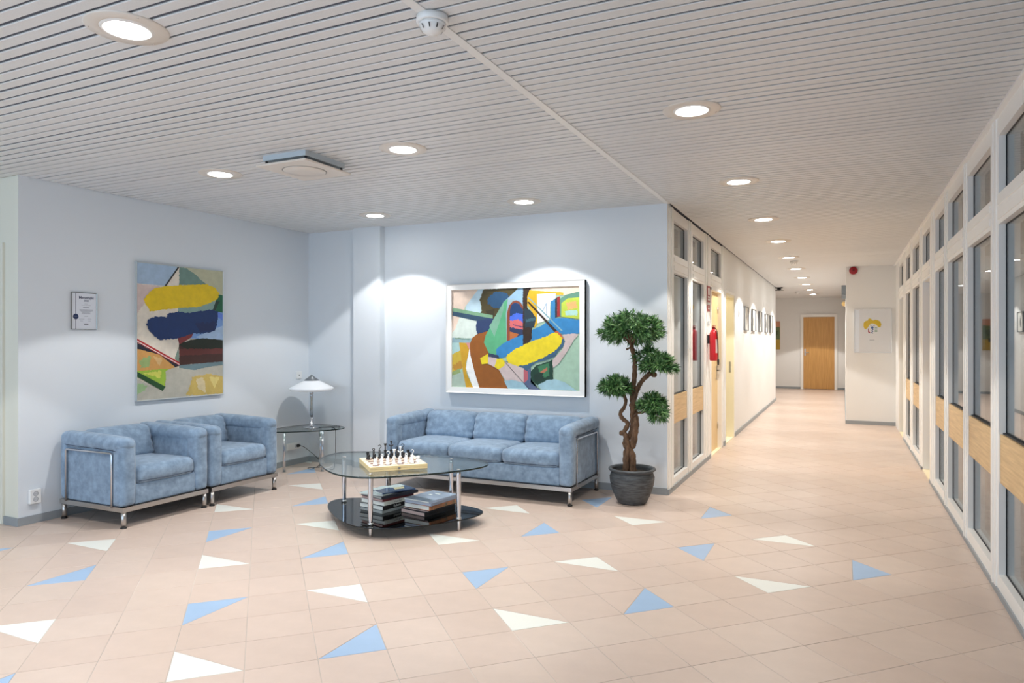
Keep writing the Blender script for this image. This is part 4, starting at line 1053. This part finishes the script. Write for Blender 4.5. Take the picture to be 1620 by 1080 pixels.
socket('white double wall socket low on the wall left of the nearer armchair', (XW, 3.274, .207), pi/2, 2, True, .082, .108)
socket('long white double socket under the glass corner table, cord plugged in', (XW, 6.07, .212), pi/2, 2, False, .20, .075, off=.05)
t = thing('phone_outlet', 'small square white wall outlet above the table lamp', 'wall outlet', (XW, 6.165, 1.01), pi/2)
bm = NB(); box(bm, (-.042,-.012,-.042),(.042,0,.042), bev=.003); obj('plate', bm, M_WHITEP, t)
bx('slot', (-.007,-.013,-.006), (.007,-.0118,.006), M_BLACKP, t)
t = thing('light_switch', 'small white switch plate beside the cream door frame in the corridor', 'switch', (XL, 11.1, 1.82), pi/2)
bm = NB(); box(bm, (-.04,-.012,-.05),(.04,0,.05), bev=.002); obj('plate', bm, M_WHITEP, t); bx('rocker', (-.02,-.016,-.02), (.02,-.0115,.02), M_SOCK, t)
M_RED = mat('extinguisher red', (196,28,40), .3, spec=.6)
t = thing('fire_extinguisher', 'red fire extinguisher hung on the white post beside the first corridor door', 'fire extinguisher', (XL+.075, 8.36, 1.17))
bm = NB(); lathe(bm, [(.038,0),(.044,.008),(.046,.02),(.046,.30),(.041,.33),(.028,.355),(.018,.362),(.018,.375)], 28); obj('cylinder', bm, M_RED, t)
bm = NB(); lathe(bm, [(.02,.372),(.02,.392)], 16); box(bm, (-.012,-.03,.39),(.012,.075,.398)); box(bm, (-.012,-.02,.404),(.012,.08,.412)); obj('valve_handle', bm, mat('dark red plastic', (150,20,30), .4), t)
bm = NB(); tube(bm, spline([(.02,-.01,.38),(.045,-.04,.34),(.052,-.02,.2),(.050,.01,.06),(.045,.04,-.01)], 5), .005, 8); lathe(bm, [(.010,-.05),(.013,.0),(.009,.02)], 12, (.046,.042,0)); obj('hose', bm, M_BLACKP, t)
bm = NB(); n = 10
A = [[bm.verts.new((.0465*cos(a), .0465*sin(a), z)) for a in [(-.9+1.5*k/n) for k in range(n+1)]] for z in (.09,.25)]
for k in range(n): bm.faces.new((A[0][k],A[0][k+1],A[1][k+1],A[1][k]))
obj('printed_label', bm, mat('pale label', (222,196,190), .4), t)
bx('wall_bracket', (-.075,-.02,.20), (-.04,.02,.30), M_BLACKP, t)
def sign(label, y, z, w, h, col, marks):
    t = thing('sign_plate', label, 'sign', (XL+.012, y, z), pi/2)
    bx('plate', (-w/2,-.003,-h/2), (w/2,0,h/2), mat('sign %d %d %d' % col, col, .4), t)
    bm = NB()
    for (x0, z0, x1, z1) in marks: box(bm, (x0,-.0036,z0),(x1,-.003,z1))
    obj('sign_marks', bm, mat('sign white', (236,230,226), .4), t)
sign('tall red instruction sign highest on the post above the extinguisher', 8.40, 1.95, .17, .19, (168,60,60), [(-.065,-.075,.065,-.055),(-.065,-.045,.065,-.025),(-.05,-.01,.05,.07)])
sign('small red and white sign between the tall sign and the extinguisher', 8.40, 1.785, .15, .075, (182,60,58), [(-.06,-.012,.06,.0),(-.03,.006,.03,.028)])
sign('little grey and white pictogram plate just above the extinguisher', 8.42, 1.61, .12, .05, (190,196,196), [(-.02,-.018,.02,.018)])
